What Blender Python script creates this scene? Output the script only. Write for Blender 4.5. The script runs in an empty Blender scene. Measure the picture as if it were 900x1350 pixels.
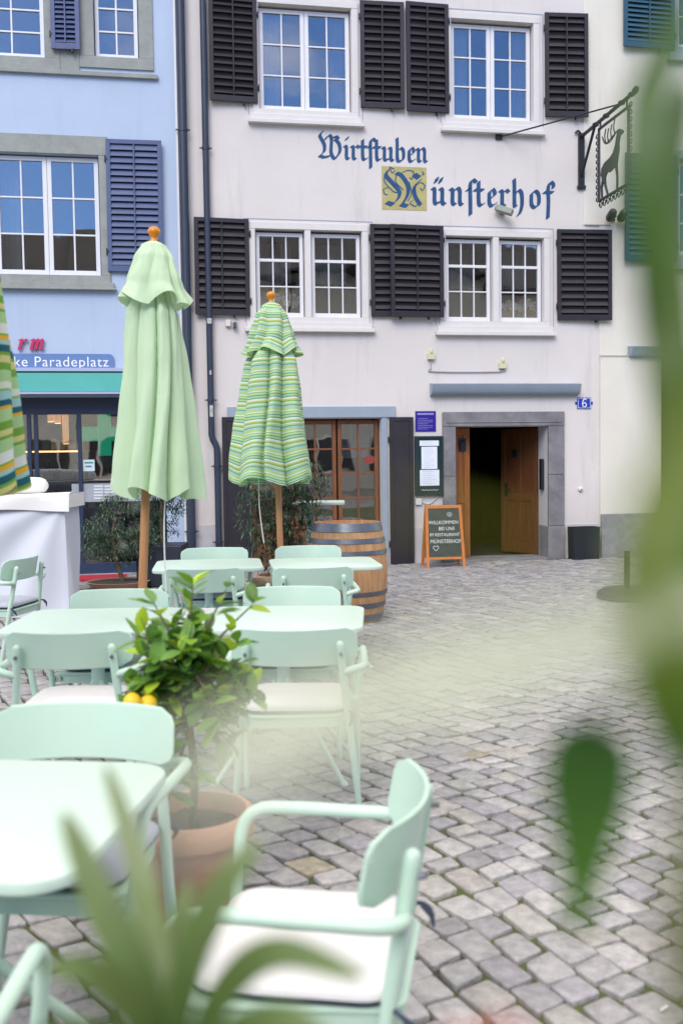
import bpy, bmesh, math, random
from mathutils import Vector, Matrix
import numpy as np
random.seed(7); rnd = random.random
def U(a, b): return a + (b - a) * rnd()
D2 = bpy.data; scene = bpy.context.scene; COL = scene.collection
PI = math.pi
# ------------------------------------------------------------------ camera
YAW, H, DIST, FPX = math.radians(10), 1.5, 13.62, 1312.0
PITCH, ROLL = math.atan(71 / FPX), 0.0135
CAM = Vector((0, -DIST, H))
FW = Vector((math.sin(YAW) * math.cos(PITCH), math.cos(YAW) * math.cos(PITCH), -math.sin(PITCH)))
_r = Vector((math.cos(YAW), -math.sin(YAW), 0)); _u = _r.cross(FW)
RT = _r * math.cos(ROLL) - _u * math.sin(ROLL); UP = _u * math.cos(ROLL) + _r * math.sin(ROLL)
def ray(px, py): return FW + RT * ((px - 450) / FPX) - UP * ((py - 675) / FPX)
def on_wall(px, py, y=0.0):
    d = ray(px, py); return CAM + d * ((y - CAM.y) / d.y)
def on_z(px, py, z=0.0):
    d = ray(px, py); return CAM + d * ((z - CAM.z) / d.z)
def on_x(px, py, x):
    d = ray(px, py); return CAM + d * ((x - CAM.x) / d.x)
def at(px, py, Z): return CAM + ray(px, py) * Z
def spot(px, Z):
    p = at(px, 604, Z); return Vector((p.x, p.y, 0))
def rect(x0, y0, x1, y1, y=0.0):
    a, b, c, d = on_wall(x0, y0, y), on_wall(x1, y0, y), on_wall(x0, y1, y), on_wall(x1, y1, y)
    return ((a.x + c.x) / 2, (b.x + d.x) / 2, (c.z + d.z) / 2, (a.z + b.z) / 2)   # x0 x1 z0 z1
cam = D2.objects.new('camera', D2.cameras.new('camera')); COL.objects.link(cam); scene.camera = cam
cam.matrix_world = Matrix(((RT.x, UP.x, -FW.x, CAM.x), (RT.y, UP.y, -FW.y, CAM.y), (RT.z, UP.z, -FW.z, CAM.z), (0, 0, 0, 1)))
cam.data.sensor_width = 36; cam.data.lens = FPX / 1350 * 36
cam.data.clip_start = 0.02; cam.data.clip_end = 400
cam.data.dof.use_dof = True; cam.data.dof.focus_distance = 9.5; cam.data.dof.aperture_fstop = 2.8

# ------------------------------------------------------------------ materials
def srgb(r, g, b):
    f = lambda c: (c / 255 / 12.92) if c / 255 <= .04045 else ((c / 255 + .055) / 1.055) ** 2.4
    return (f(r), f(g), f(b), 1)
MATS = {}
def mat(name, col, rough=.6, metal=0, var=.0, vscale=6, bump=0, bscale=60, spec=.5, attr=None, col2=None, emis=None, sss=0, stretch=None):
    if name in MATS: return MATS[name]
    m = D2.materials.new(name); m.use_nodes = True; nt = m.node_tree; N, L = nt.nodes, nt.links
    p = N['Principled BSDF']; p.inputs['Base Color'].default_value = col
    p.inputs['Roughness'].default_value = rough; p.inputs['Metallic'].default_value = metal
    p.inputs['Specular IOR Level'].default_value = spec
    tc = N.new('ShaderNodeTexCoord'); vec = tc.outputs['Object']
    if stretch:
        mp = N.new('ShaderNodeMapping'); mp.inputs['Scale'].default_value = stretch; L.new(vec, mp.inputs[0]); vec = mp.outputs[0]
    src = None
    if var or col2:
        n = N.new('ShaderNodeTexNoise'); n.inputs['Scale'].default_value = vscale; n.inputs['Detail'].default_value = 6; n.inputs['Roughness'].default_value = .65
        L.new(vec, n.inputs['Vector'])
        mx = N.new('ShaderNodeMix'); mx.data_type = 'RGBA'
        c2 = col2 or tuple(c * (1 - var) for c in col[:3]) + (1,)
        mx.inputs[6].default_value = col; mx.inputs[7].default_value = c2
        rp = N.new('ShaderNodeMapRange'); rp.inputs[1].default_value = .3; rp.inputs[2].default_value = .72
        L.new(n.outputs[0], rp.inputs[0]); L.new(rp.outputs[0], mx.inputs[0]); src = mx.outputs[2]
        rr = N.new('ShaderNodeMapRange'); rr.inputs[3].default_value = rough * .85; rr.inputs[4].default_value = min(1, rough * 1.15)
        L.new(n.outputs[0], rr.inputs[0]); L.new(rr.outputs[0], p.inputs['Roughness'])
    if attr:
        a = N.new('ShaderNodeAttribute'); a.attribute_name = attr
        if src:
            mm = N.new('ShaderNodeMix'); mm.data_type = 'RGBA'; mm.blend_type = 'MULTIPLY'; mm.inputs[0].default_value = 1
            L.new(src, mm.inputs[6]); L.new(a.outputs['Color'], mm.inputs[7]); src = mm.outputs[2]
        else: src = a.outputs['Color']
    if src: L.new(src, p.inputs['Base Color'])
    if bump:
        n2 = N.new('ShaderNodeTexNoise'); n2.inputs['Scale'].default_value = bscale; n2.inputs['Detail'].default_value = 4
        L.new(vec, n2.inputs['Vector'])
        b = N.new('ShaderNodeBump'); b.inputs['Strength'].default_value = bump; b.inputs['Distance'].default_value = .01
        L.new(n2.outputs[0], b.inputs['Height']); L.new(b.outputs[0], p.inputs['Normal'])
    if emis:
        p.inputs['Emission Color'].default_value = emis[0]; p.inputs['Emission Strength'].default_value = emis[1]
    if sss:   # thin translucent leaf or cloth
        t = N.new('ShaderNodeBsdfTranslucent'); ms = N.new('ShaderNodeMixShader'); ms.inputs[0].default_value = sss
        if src: L.new(src, t.inputs[0])
        else: t.inputs[0].default_value = col
        L.new(p.outputs[0], ms.inputs[1]); L.new(t.outputs[0], ms.inputs[2]); L.new(ms.outputs[0], N['Material Output'].inputs[0])
    MATS[name] = m; return m
def glass(name, refl=.12, tint=(.9, .93, .95, 1)):
    if name in MATS: return MATS[name]
    m = D2.materials.new(name); m.use_nodes = True; nt = m.node_tree; N, L = nt.nodes, nt.links
    N.remove(N['Principled BSDF']); g = N.new('ShaderNodeBsdfGlossy'); g.inputs['Roughness'].default_value = .012
    tr = N.new('ShaderNodeBsdfTransparent'); tr.inputs[0].default_value = tint
    fr = N.new('ShaderNodeFresnel'); fr.inputs[0].default_value = 1.5
    ad = N.new('ShaderNodeMath'); ad.operation = 'ADD'; ad.use_clamp = True; ad.inputs[1].default_value = refl
    nz = N.new('ShaderNodeTexNoise'); nz.inputs['Scale'].default_value = 1.6
    tc = N.new('ShaderNodeTexCoord'); L.new(tc.outputs['Object'], nz.inputs['Vector'])
    bp = N.new('ShaderNodeBump'); bp.inputs['Strength'].default_value = .12; bp.inputs['Distance'].default_value = .02; L.new(nz.outputs[0], bp.inputs['Height']); L.new(bp.outputs[0], g.inputs['Normal'])
    ms = N.new('ShaderNodeMixShader'); L.new(fr.outputs[0], ad.inputs[0]); L.new(ad.outputs[0], ms.inputs[0])
    L.new(tr.outputs[0], ms.inputs[1]); L.new(g.outputs[0], ms.inputs[2]); L.new(ms.outputs[0], N['Material Output'].inputs[0])
    MATS[name] = m; return m

def plaster(name, col, streak):
    m = mat(name, col, .9, var=.09, vscale=.9, bump=.25, bscale=35)
    nt = m.node_tree; N, L = nt.nodes, nt.links; p = N['Principled BSDF']
    src = p.inputs['Base Color'].links[0].from_socket
    tc = N.new('ShaderNodeTexCoord'); mp = N.new('ShaderNodeMapping'); mp.inputs['Scale'].default_value = (2.2, 1, .25)
    n = N.new('ShaderNodeTexNoise'); n.inputs['Scale'].default_value = 1.4; n.inputs['Detail'].default_value = 8; n.inputs['Roughness'].default_value = .7
    L.new(tc.outputs['Object'], mp.inputs[0]); L.new(mp.outputs[0], n.inputs['Vector'])
    r = N.new('ShaderNodeMapRange'); r.inputs[1].default_value = .55; r.inputs[2].default_value = .8; L.new(n.outputs[0], r.inputs[0])
    # splash dirt near the ground (a real stain band with a ragged top)
    sx = N.new('ShaderNodeSeparateXYZ'); L.new(tc.outputs['Object'], sx.inputs[0])
    r2 = N.new('ShaderNodeMapRange'); r2.inputs[1].default_value = 1.3; r2.inputs[2].default_value = 0; r2.inputs[4].default_value = .6; L.new(sx.outputs[2], r2.inputs[0])
    n3 = N.new('ShaderNodeTexNoise'); n3.inputs['Scale'].default_value = 5; n3.inputs['Detail'].default_value = 7; L.new(tc.outputs['Object'], n3.inputs['Vector'])
    mu = N.new('ShaderNodeMath'); mu.operation = 'MULTIPLY'; L.new(r2.outputs[0], mu.inputs[0]); L.new(n3.outputs[0], mu.inputs[1])
    ad = N.new('ShaderNodeMath'); ad.operation = 'MAXIMUM'; L.new(mu.outputs[0], ad.inputs[0])
    ms = N.new('ShaderNodeMath'); ms.operation = 'MULTIPLY'; ms.inputs[1].default_value = .5; L.new(r.outputs[0], ms.inputs[0]); L.new(ms.outputs[0], ad.inputs[1])
    mx = N.new('ShaderNodeMix'); mx.data_type = 'RGBA'; mx.inputs[7].default_value = streak
    L.new(ad.outputs[0], mx.inputs[0]); L.new(src, mx.inputs[6]); L.new(mx.outputs[2], p.inputs['Base Color'])
    return m

def stripes(name, seq, period):
    """woven stripes running round the fabric; v = metres down the cloth"""
    m = mat(name, (.5, .6, .4, 1), .85, bump=.15, bscale=400, sss=.25)
    nt = m.node_tree; N, L = nt.nodes, nt.links; p = N['Principled BSDF']
    uv = N.new('ShaderNodeUVMap'); sx = N.new('ShaderNodeSeparateXYZ'); L.new(uv.outputs[0], sx.inputs[0])
    d = N.new('ShaderNodeMath'); d.operation = 'DIVIDE'; d.inputs[1].default_value = period; L.new(sx.outputs[1], d.inputs[0])
    fr = N.new('ShaderNodeMath'); fr.operation = 'FRACT'; L.new(d.outputs[0], fr.inputs[0])
    cr = N.new('ShaderNodeValToRGB'); cr.color_ramp.interpolation = 'CONSTANT'; e = cr.color_ramp.elements
    while len(e) > 1: e.remove(e[-1])
    tot = sum(s[0] for s in seq); pos = 0
    for i, (w, c) in enumerate(seq):
        el = e[0] if i == 0 else e.new(pos / tot)
        el.position = pos / tot; el.color = c; pos += w
    L.new(fr.outputs[0], cr.inputs[0]); L.new(cr.outputs[0], p.inputs['Base Color'])
    for n in N:
        if n.type == 'BSDF_TRANSLUCENT': L.new(cr.outputs[0], n.inputs[0])
    return m

# ------------------------------------------------------------------ mesh builder
class MB:
    def __init__(s): s.v = []; s.f = []; s.mi = []; s.c = None; s.uv = None
    def add(s, vs, fs, mi=0):
        o = len(s.v); s.v += [tuple(v) for v in vs]; s.f += [tuple(i + o for i in f) for f in fs]; s.mi += [mi] * len(fs); return s
    def box(s, x0, x1, y0, y1, z0, z1, mi=0, M=None):
        vs = [Vector((x, y, z)) for z in (z0, z1) for y in (y0, y1) for x in (x0, x1)]
        if M: vs = [M @ v for v in vs]
        return s.add(vs, [(0, 2, 3, 1), (4, 5, 7, 6), (0, 1, 5, 4), (2, 6, 7, 3), (0, 4, 6, 2), (1, 3, 7, 5)], mi)
    def tube(s, pts, r, n=12, mi=0, cap=True, smooth=0):
        pts = [Vector(p) for p in pts]
        R = r if isinstance(r, (list, tuple)) else [r] * len(pts)
        if smooth:
            P, Q = [], []
            for i in range(len(pts) - 1):
                a = pts[max(i - 1, 0)]; b = pts[i]; c = pts[i + 1]; d = pts[min(i + 2, len(pts) - 1)]
                for k in range(smooth):
                    t = k / smooth
                    P.append(.5 * ((2 * b) + (c - a) * t + (2 * a - 5 * b + 4 * c - d) * t * t + (3 * b - a - 3 * c + d) * t ** 3)); Q.append(R[i] * (1 - t) + R[i + 1] * t)
            P.append(pts[-1]); Q.append(R[-1]); pts, R = P, Q
        if cap:   # rounded ends
            a = (pts[0] - pts[1]).normalized(); b = (pts[-1] - pts[-2]).normalized()
            pts = [pts[0] + a * R[0] * .9, pts[0] + a * R[0] * .55] + pts + [pts[-1] + b * R[-1] * .55, pts[-1] + b * R[-1] * .9]
            R = [R[0] * .35, R[0] * .8] + R + [R[-1] * .8, R[-1] * .35]
        t0 = (pts[1] - pts[0]).normalized(); nrm = t0.orthogonal().normalized(); vs = []
        for i, p in enumerate(pts):
            t = (pts[min(i + 1, len(pts) - 1)] - pts[max(i - 1, 0)]).normalized()
            nrm = (nrm - t * nrm.dot(t)).normalized(); b = t.cross(nrm)
            vs += [p + (nrm * math.cos(2 * PI * k / n) + b * math.sin(2 * PI * k / n)) * R[i] for k in range(n)]
        fs = [(i * n + k, i * n + (k + 1) % n, (i + 1) * n + (k + 1) % n, (i + 1) * n + k) for i in range(len(pts) - 1) for k in range(n)]
        fs += [tuple(range(n))[::-1], tuple((len(pts) - 1) * n + k for k in range(n))]
        return s.add(vs, fs, mi)
    def lathe(s, prof, n=32, c=(0, 0, 0), mi=0, close=True):
        vs = [(c[0] + r * math.cos(2 * PI * k / n), c[1] + r * math.sin(2 * PI * k / n), c[2] + z) for r, z in prof for k in range(n)]
        fs = [(i * n + k, i * n + (k + 1) % n, (i + 1) * n + (k + 1) % n, (i + 1) * n + k) for i in range(len(prof) - 1) for k in range(n)]
        if close: fs += [tuple(range(n))[::-1], tuple((len(prof) - 1) * n + k for k in range(n))]
        return s.add(vs, fs, mi)
    def prism(s, poly, a, b, axis='z', mi=0):
        f = {'z': lambda p, t: (p[0], p[1], t), 'y': lambda p, t: (p[0], t, p[1]), 'x': lambda p, t: (t, p[0], p[1])}[axis]
        n = len(poly); vs = [f(p, a) for p in poly] + [f(p, b) for p in poly]
        return s.add(vs, [tuple(range(n))[::-1], tuple(range(n, 2 * n))] + [(i, (i + 1) % n, n + (i + 1) % n, n + i) for i in range(n)], mi)
    def build(s, name, mats, parent=None, smooth=False, bev=0, loc=None, fixn=True):
        me = D2.meshes.new(name); me.from_pydata(s.v, [], s.f)
        if not isinstance(mats, (list, tuple)): mats = [mats]
        for m in mats: me.materials.append(m)
        if len(mats) > 1: me.polygons.foreach_set('material_index', s.mi)
        if s.c is not None:
            at_ = me.color_attributes.new('Col', 'FLOAT_COLOR', 'POINT'); at_.data.foreach_set('color', np.array(s.c, dtype=np.float32).ravel())
        if s.uv is not None:
            ul = me.uv_layers.new(name='UVMap'); vi = np.zeros(len(me.loops), dtype=np.int32); me.loops.foreach_get('vertex_index', vi)
            ul.data.foreach_set('uv', np.array(s.uv, dtype=np.float32)[vi].ravel())
        if fixn:
            bm = bmesh.new(); bm.from_mesh(me); bmesh.ops.recalc_face_normals(bm, faces=bm.faces); bm.to_mesh(me); bm.free()
        if smooth:
            me.polygons.foreach_set('use_smooth', [True] * len(me.polygons))
            if smooth != 'all':
                try: me.set_sharp_from_angle(angle=math.radians(40))
                except Exception: pass
        o = D2.objects.new(name, me); COL.objects.link(o)
        if parent: o.parent = parent
        if loc is not None: o.location = loc
        if bev:
            b = o.modifiers.new('bevel', 'BEVEL'); b.width = bev; b.segments = 2; b.limit_method = 'ANGLE'; b.angle_limit = math.radians(50)
            me.polygons.foreach_set('use_smooth', [True] * len(me.polygons)); b.harden_normals = True
        return o
def thing(name, label, cat, loc=(0, 0, 0), rotz=0, group=None):
    o = D2.objects.new(name, None); o.empty_display_size = .1; COL.objects.link(o); o.location = loc; o.rotation_euler = (0, 0, rotz)
    o['label'] = label; o['category'] = cat
    if group: o['group'] = group
    return o
def tag(o, label, cat, group=None, kind=None):
    if label: o['label'] = label
    if cat: o['category'] = cat
    if group: o['group'] = group
    if kind: o['kind'] = kind
    return o
def dup(root, loc, rotz, label):
    def cp(o, par):
        c = o.copy(); COL.objects.link(c); c.parent = par
        for ch in list(o.children): cp(ch, c)
        return c
    r = cp(root, None); r.location = loc; r.rotation_euler = (0, 0, rotz); r['label'] = label; return r
def rrect(w, d, r, n=7):
    out = []
    for cx, cy, a0 in ((w / 2 - r, d / 2 - r, 0), (-w / 2 + r, d / 2 - r, 90), (-w / 2 + r, -d / 2 + r, 180), (w / 2 - r, -d / 2 + r, 270)):
        for k in range(n + 1):
            a = math.radians(a0 + 90 * k / n); out.append((cx + r * math.cos(a), cy + r * math.sin(a)))
    return out
def slab(mb, ring, z0, z1, e=.006, mi=0):
    """plate with rounded rim"""
    n = len(ring); cx = sum(p[0] for p in ring) / n; cy = sum(p[1] for p in ring) / n
    def sc(k): return [(p[0] - k * (p[0] - cx) / max(1e-6, math.hypot(p[0] - cx, p[1] - cy)), p[1] - k * (p[1] - cy) / max(1e-6, math.hypot(p[0] - cx, p[1] - cy))) for p in ring]
    lv = [(sc(e), z0), (sc(e * .3), z0 + e * .3), (ring, z0 + e), (ring, z1 - e), (sc(e * .3), z1 - e * .3), (sc(e), z1)]
    vs = [(x, y, z) for r, z in lv for x, y in r]
    fs = [(i * n + k, i * n + (k + 1) % n, (i + 1) * n + (k + 1) % n, (i + 1) * n + k) for i in range(5) for k in range(n)]
    fs += [tuple(range(n))[::-1], tuple(5 * n + k for k in range(n))]
    return mb.add(vs, fs, mi)
def text_obj(body, name, size, m, parent, loc, depth=.002, shear=0, align='CENTER', space=1.0, rot=(PI / 2, 0, 0), bold=0, sx=1.0):
    cu = D2.curves.new(name, 'FONT'); cu.body = body; cu.size = size; cu.extrude = depth; cu.shear = shear; cu.align_x = align; cu.space_character = space; cu.offset = bold
    o = D2.objects.new(name + '_tmp', cu); COL.objects.link(o)
    dg = bpy.context.evaluated_depsgraph_get(); me = D2.meshes.new_from_object(o.evaluated_get(dg)); D2.objects.remove(o)
    me.name = name; me.materials.clear(); me.materials.append(m)
    t = D2.objects.new(name, me); COL.objects.link(t); t.parent = parent; t.location = loc; t.rotation_euler = rot; t.scale = (sx, 1, 1)
    return t

M_mint = mat('mint_paint', srgb(186, 213, 197), .40, var=.04, vscale=9, bump=.03, bscale=300)
M_cush = mat('white_cushion', srgb(222, 220, 222), .9, var=.06, vscale=12, bump=.3, bscale=250)
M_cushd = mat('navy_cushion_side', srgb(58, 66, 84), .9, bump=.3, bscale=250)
M_cushg = mat('grey_cushion', srgb(176, 180, 194), .9, var=.08, vscale=10, bump=.3, bscale=250)
M_gal = mat('galvanised_steel', srgb(120, 126, 135), .45, metal=.8, var=.25, vscale=14)
M_black = mat('black_metal', srgb(28, 33, 38), .45, var=.2, vscale=12)
M_pipe = mat('dark_downpipe_paint', srgb(52, 60, 78), .45, var=.25, vscale=5, bump=.05)
M_shut = mat('aubergine_shutter_paint', srgb(43, 38, 48), .5, var=.4, vscale=7, bump=.1, bscale=80)
M_shutb = mat('blue_shutter_paint', srgb(78, 92, 132), .5, var=.15, vscale=7, bump=.1, bscale=80)
M_shutt = mat('petrol_shutter_paint', srgb(38, 84, 108), .5, var=.15, vscale=7, bump=.1, bscale=80)
M_wpaint = mat('white_window_paint', srgb(226, 226, 230), .5, var=.06, vscale=8)
M_cream = mat('cream_surround_paint', srgb(218, 214, 212), .8, var=.07, vscale=5, bump=.1, bscale=60)
M_line = mat('blue_grey_line_paint', srgb(150, 160, 182), .85)
M_sto = mat('grey_sandstone', srgb(158, 162, 158), .9, var=.22, vscale=6, bump=.5, bscale=60)
M_stoD = mat('weathered_door_stone', srgb(140, 138, 142), .9, col2=srgb(104, 102, 108), vscale=4, bump=.7, bscale=50)
M_lint = mat('blue_grey_lintel_paint', srgb(152, 165, 180), .8, var=.12, vscale=5, bump=.15)
M_wood = mat('oak_barrel_wood', srgb(196, 156, 112), .6, col2=srgb(158, 112, 72), vscale=5, bump=.25, bscale=30, stretch=(6, 6, .7))
M_pole = mat('umbrella_pole_wood', srgb(190, 142, 96), .55, col2=srgb(164, 112, 70), vscale=5, bump=.15, bscale=30, stretch=(8, 8, .5))
M_fin = mat('varnished_finial', srgb(214, 136, 32), .25, var=.2, vscale=20)
M_brown = mat('brown_window_wood', srgb(132, 84, 52), .5, col2=srgb(100, 60, 36), vscale=6, bump=.2, stretch=(3, 3, .6))
M_door = mat('oak_door_wood', srgb(168, 104, 48), .5, col2=srgb(120, 68, 28), vscale=5, bump=.25, stretch=(7, 7, .5))
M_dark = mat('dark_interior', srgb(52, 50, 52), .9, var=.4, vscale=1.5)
M_terr = mat('terracotta', srgb(202, 152, 126), .85, col2=srgb(182, 148, 128), vscale=7, bump=.3, bscale=40)
M_soil = mat('soil', srgb(92, 84, 74), 1, col2=srgb(52, 46, 40), vscale=40, bump=1, bscale=90)
M_bark = mat('bark', srgb(120, 108, 92), .9, col2=srgb(84, 72, 60), vscale=20, bump=.6, bscale=60, stretch=(3, 3, .6))
M_blue = mat('house_lettering_blue', srgb(20, 58, 112), .7, col2=srgb(38, 88, 128), vscale=9)
M_gold = mat('faded_gold_leaf', srgb(184, 176, 122), .7, col2=srgb(168, 158, 100), vscale=7, bump=.1)
M_curt = mat('curtain_net', srgb(206, 210, 216), .9, sss=.4)
M_glass = glass('window_glass', .19); M_glass2 = glass('shop_glass', .16)
M_leafa = mat('citrus_leaf', (1, 1, 1, 1), .38, attr='Col', sss=.3)
M_oliv = mat('olive_leaf', (1, 1, 1, 1), .55, attr='Col', sss=.15)
M_fleaf = mat('strap_leaf', (1, 1, 1, 1), .42, attr='Col', sss=.45)

# ------------------------------------------------------------------ light
SUN_EL, SUN_AZ = math.radians(38), math.radians(205)     # azimuth clockwise from +Y: behind the camera, to its left
w = D2.worlds.new('World'); scene.world = w; w.use_nodes = True; N, L = w.node_tree.nodes, w.node_tree.links
bg = N['Background']; sk = N.new('ShaderNodeTexSky'); sk.sky_type = 'NISHITA'; sk.sun_disc = False; sk.sun_elevation = SUN_EL; sk.sun_rotation = SUN_AZ
sk.dust_density = .5; sk.air_density = 1.0; sk.ozone_density = 3.0
tc = N.new('ShaderNodeTexCoord'); mp = N.new('ShaderNodeMapping'); mp.inputs['Scale'].default_value = (1, 1, 2.0); L.new(tc.outputs['Generated'], mp.inputs[0])
cn = N.new('ShaderNodeTexNoise'); cn.inputs['Scale'].default_value = 2.2; cn.inputs['Detail'].default_value = 7; cn.inputs['Roughness'].default_value = .55; L.new(mp.outputs[0], cn.inputs['Vector'])
sx = N.new('ShaderNodeSeparateXYZ'); L.new(tc.outputs['Generated'], sx.inputs[0])
# cloud cover thickens towards the zenith and behind the houses, clear low in the south
mr = N.new('ShaderNodeMapRange'); mr.inputs[1].default_value = .45; mr.inputs[2].default_value = .70; mr.inputs[3].default_value = -.10; mr.inputs[4].default_value = .35; L.new(sx.outputs[2], mr.inputs[0])
my = N.new('ShaderNodeMapRange'); my.inputs[1].default_value = -.2; my.inputs[2].default_value = .5; my.inputs[3].default_value = -.10; my.inputs[4].default_value = .4; L.new(sx.outputs[1], my.inputs[0])
a1 = N.new('ShaderNodeMath'); a1.operation = 'MAXIMUM'; L.new(mr.outputs[0], a1.inputs[0]); L.new(my.outputs[0], a1.inputs[1])
a2 = N.new('ShaderNodeMath'); a2.operation = 'ADD'; L.new(cn.outputs[0], a2.inputs[0]); L.new(a1.outputs[0], a2.inputs[1])
cm = N.new('ShaderNodeMapRange'); cm.inputs[1].default_value = .50; cm.inputs[2].default_value = .68; L.new(a2.outputs[0], cm.inputs[0])
mx = N.new('ShaderNodeMix'); mx.data_type = 'RGBA'; mx.inputs[7].default_value = (14.0, 13.1, 12.3, 1)
tint = N.new('ShaderNodeMix'); tint.data_type = 'RGBA'; tint.blend_type = 'MULTIPLY'; tint.inputs[0].default_value = 1; tint.inputs[7].default_value = (.68, .95, 1.4, 1); L.new(sk.outputs[0], tint.inputs[6])
L.new(cm.outputs[0], mx.inputs[0]); L.new(tint.outputs[2], mx.inputs[6]); L.new(mx.outputs[2], bg.inputs[0]); bg.inputs[1].default_value = .1
sun = D2.objects.new('sun', D2.lights.new('sun', 'SUN')); COL.objects.link(sun); sun.data.energy = 1.45; sun.data.angle = math.radians(32); sun.data.color = (1, .96, .9)
sd = Vector((math.sin(SUN_AZ) * math.cos(SUN_EL), math.cos(SUN_AZ) * math.cos(SUN_EL), math.sin(SUN_EL)))
sun.rotation_euler = sd.to_track_quat('Z', 'Y').to_euler()
scene.view_settings.view_transform = 'Standard'; scene.view_settings.look = 'None'; scene.view_settings.exposure = .56; scene.view_settings.gamma = 1
scene.cycles.use_denoising = True
scene.cycles.max_bounces = 8; scene.cycles.transparent_max_bounces = 12; scene.cycles.caustics_reflective = False; scene.cycles.caustics_refractive = False

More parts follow.
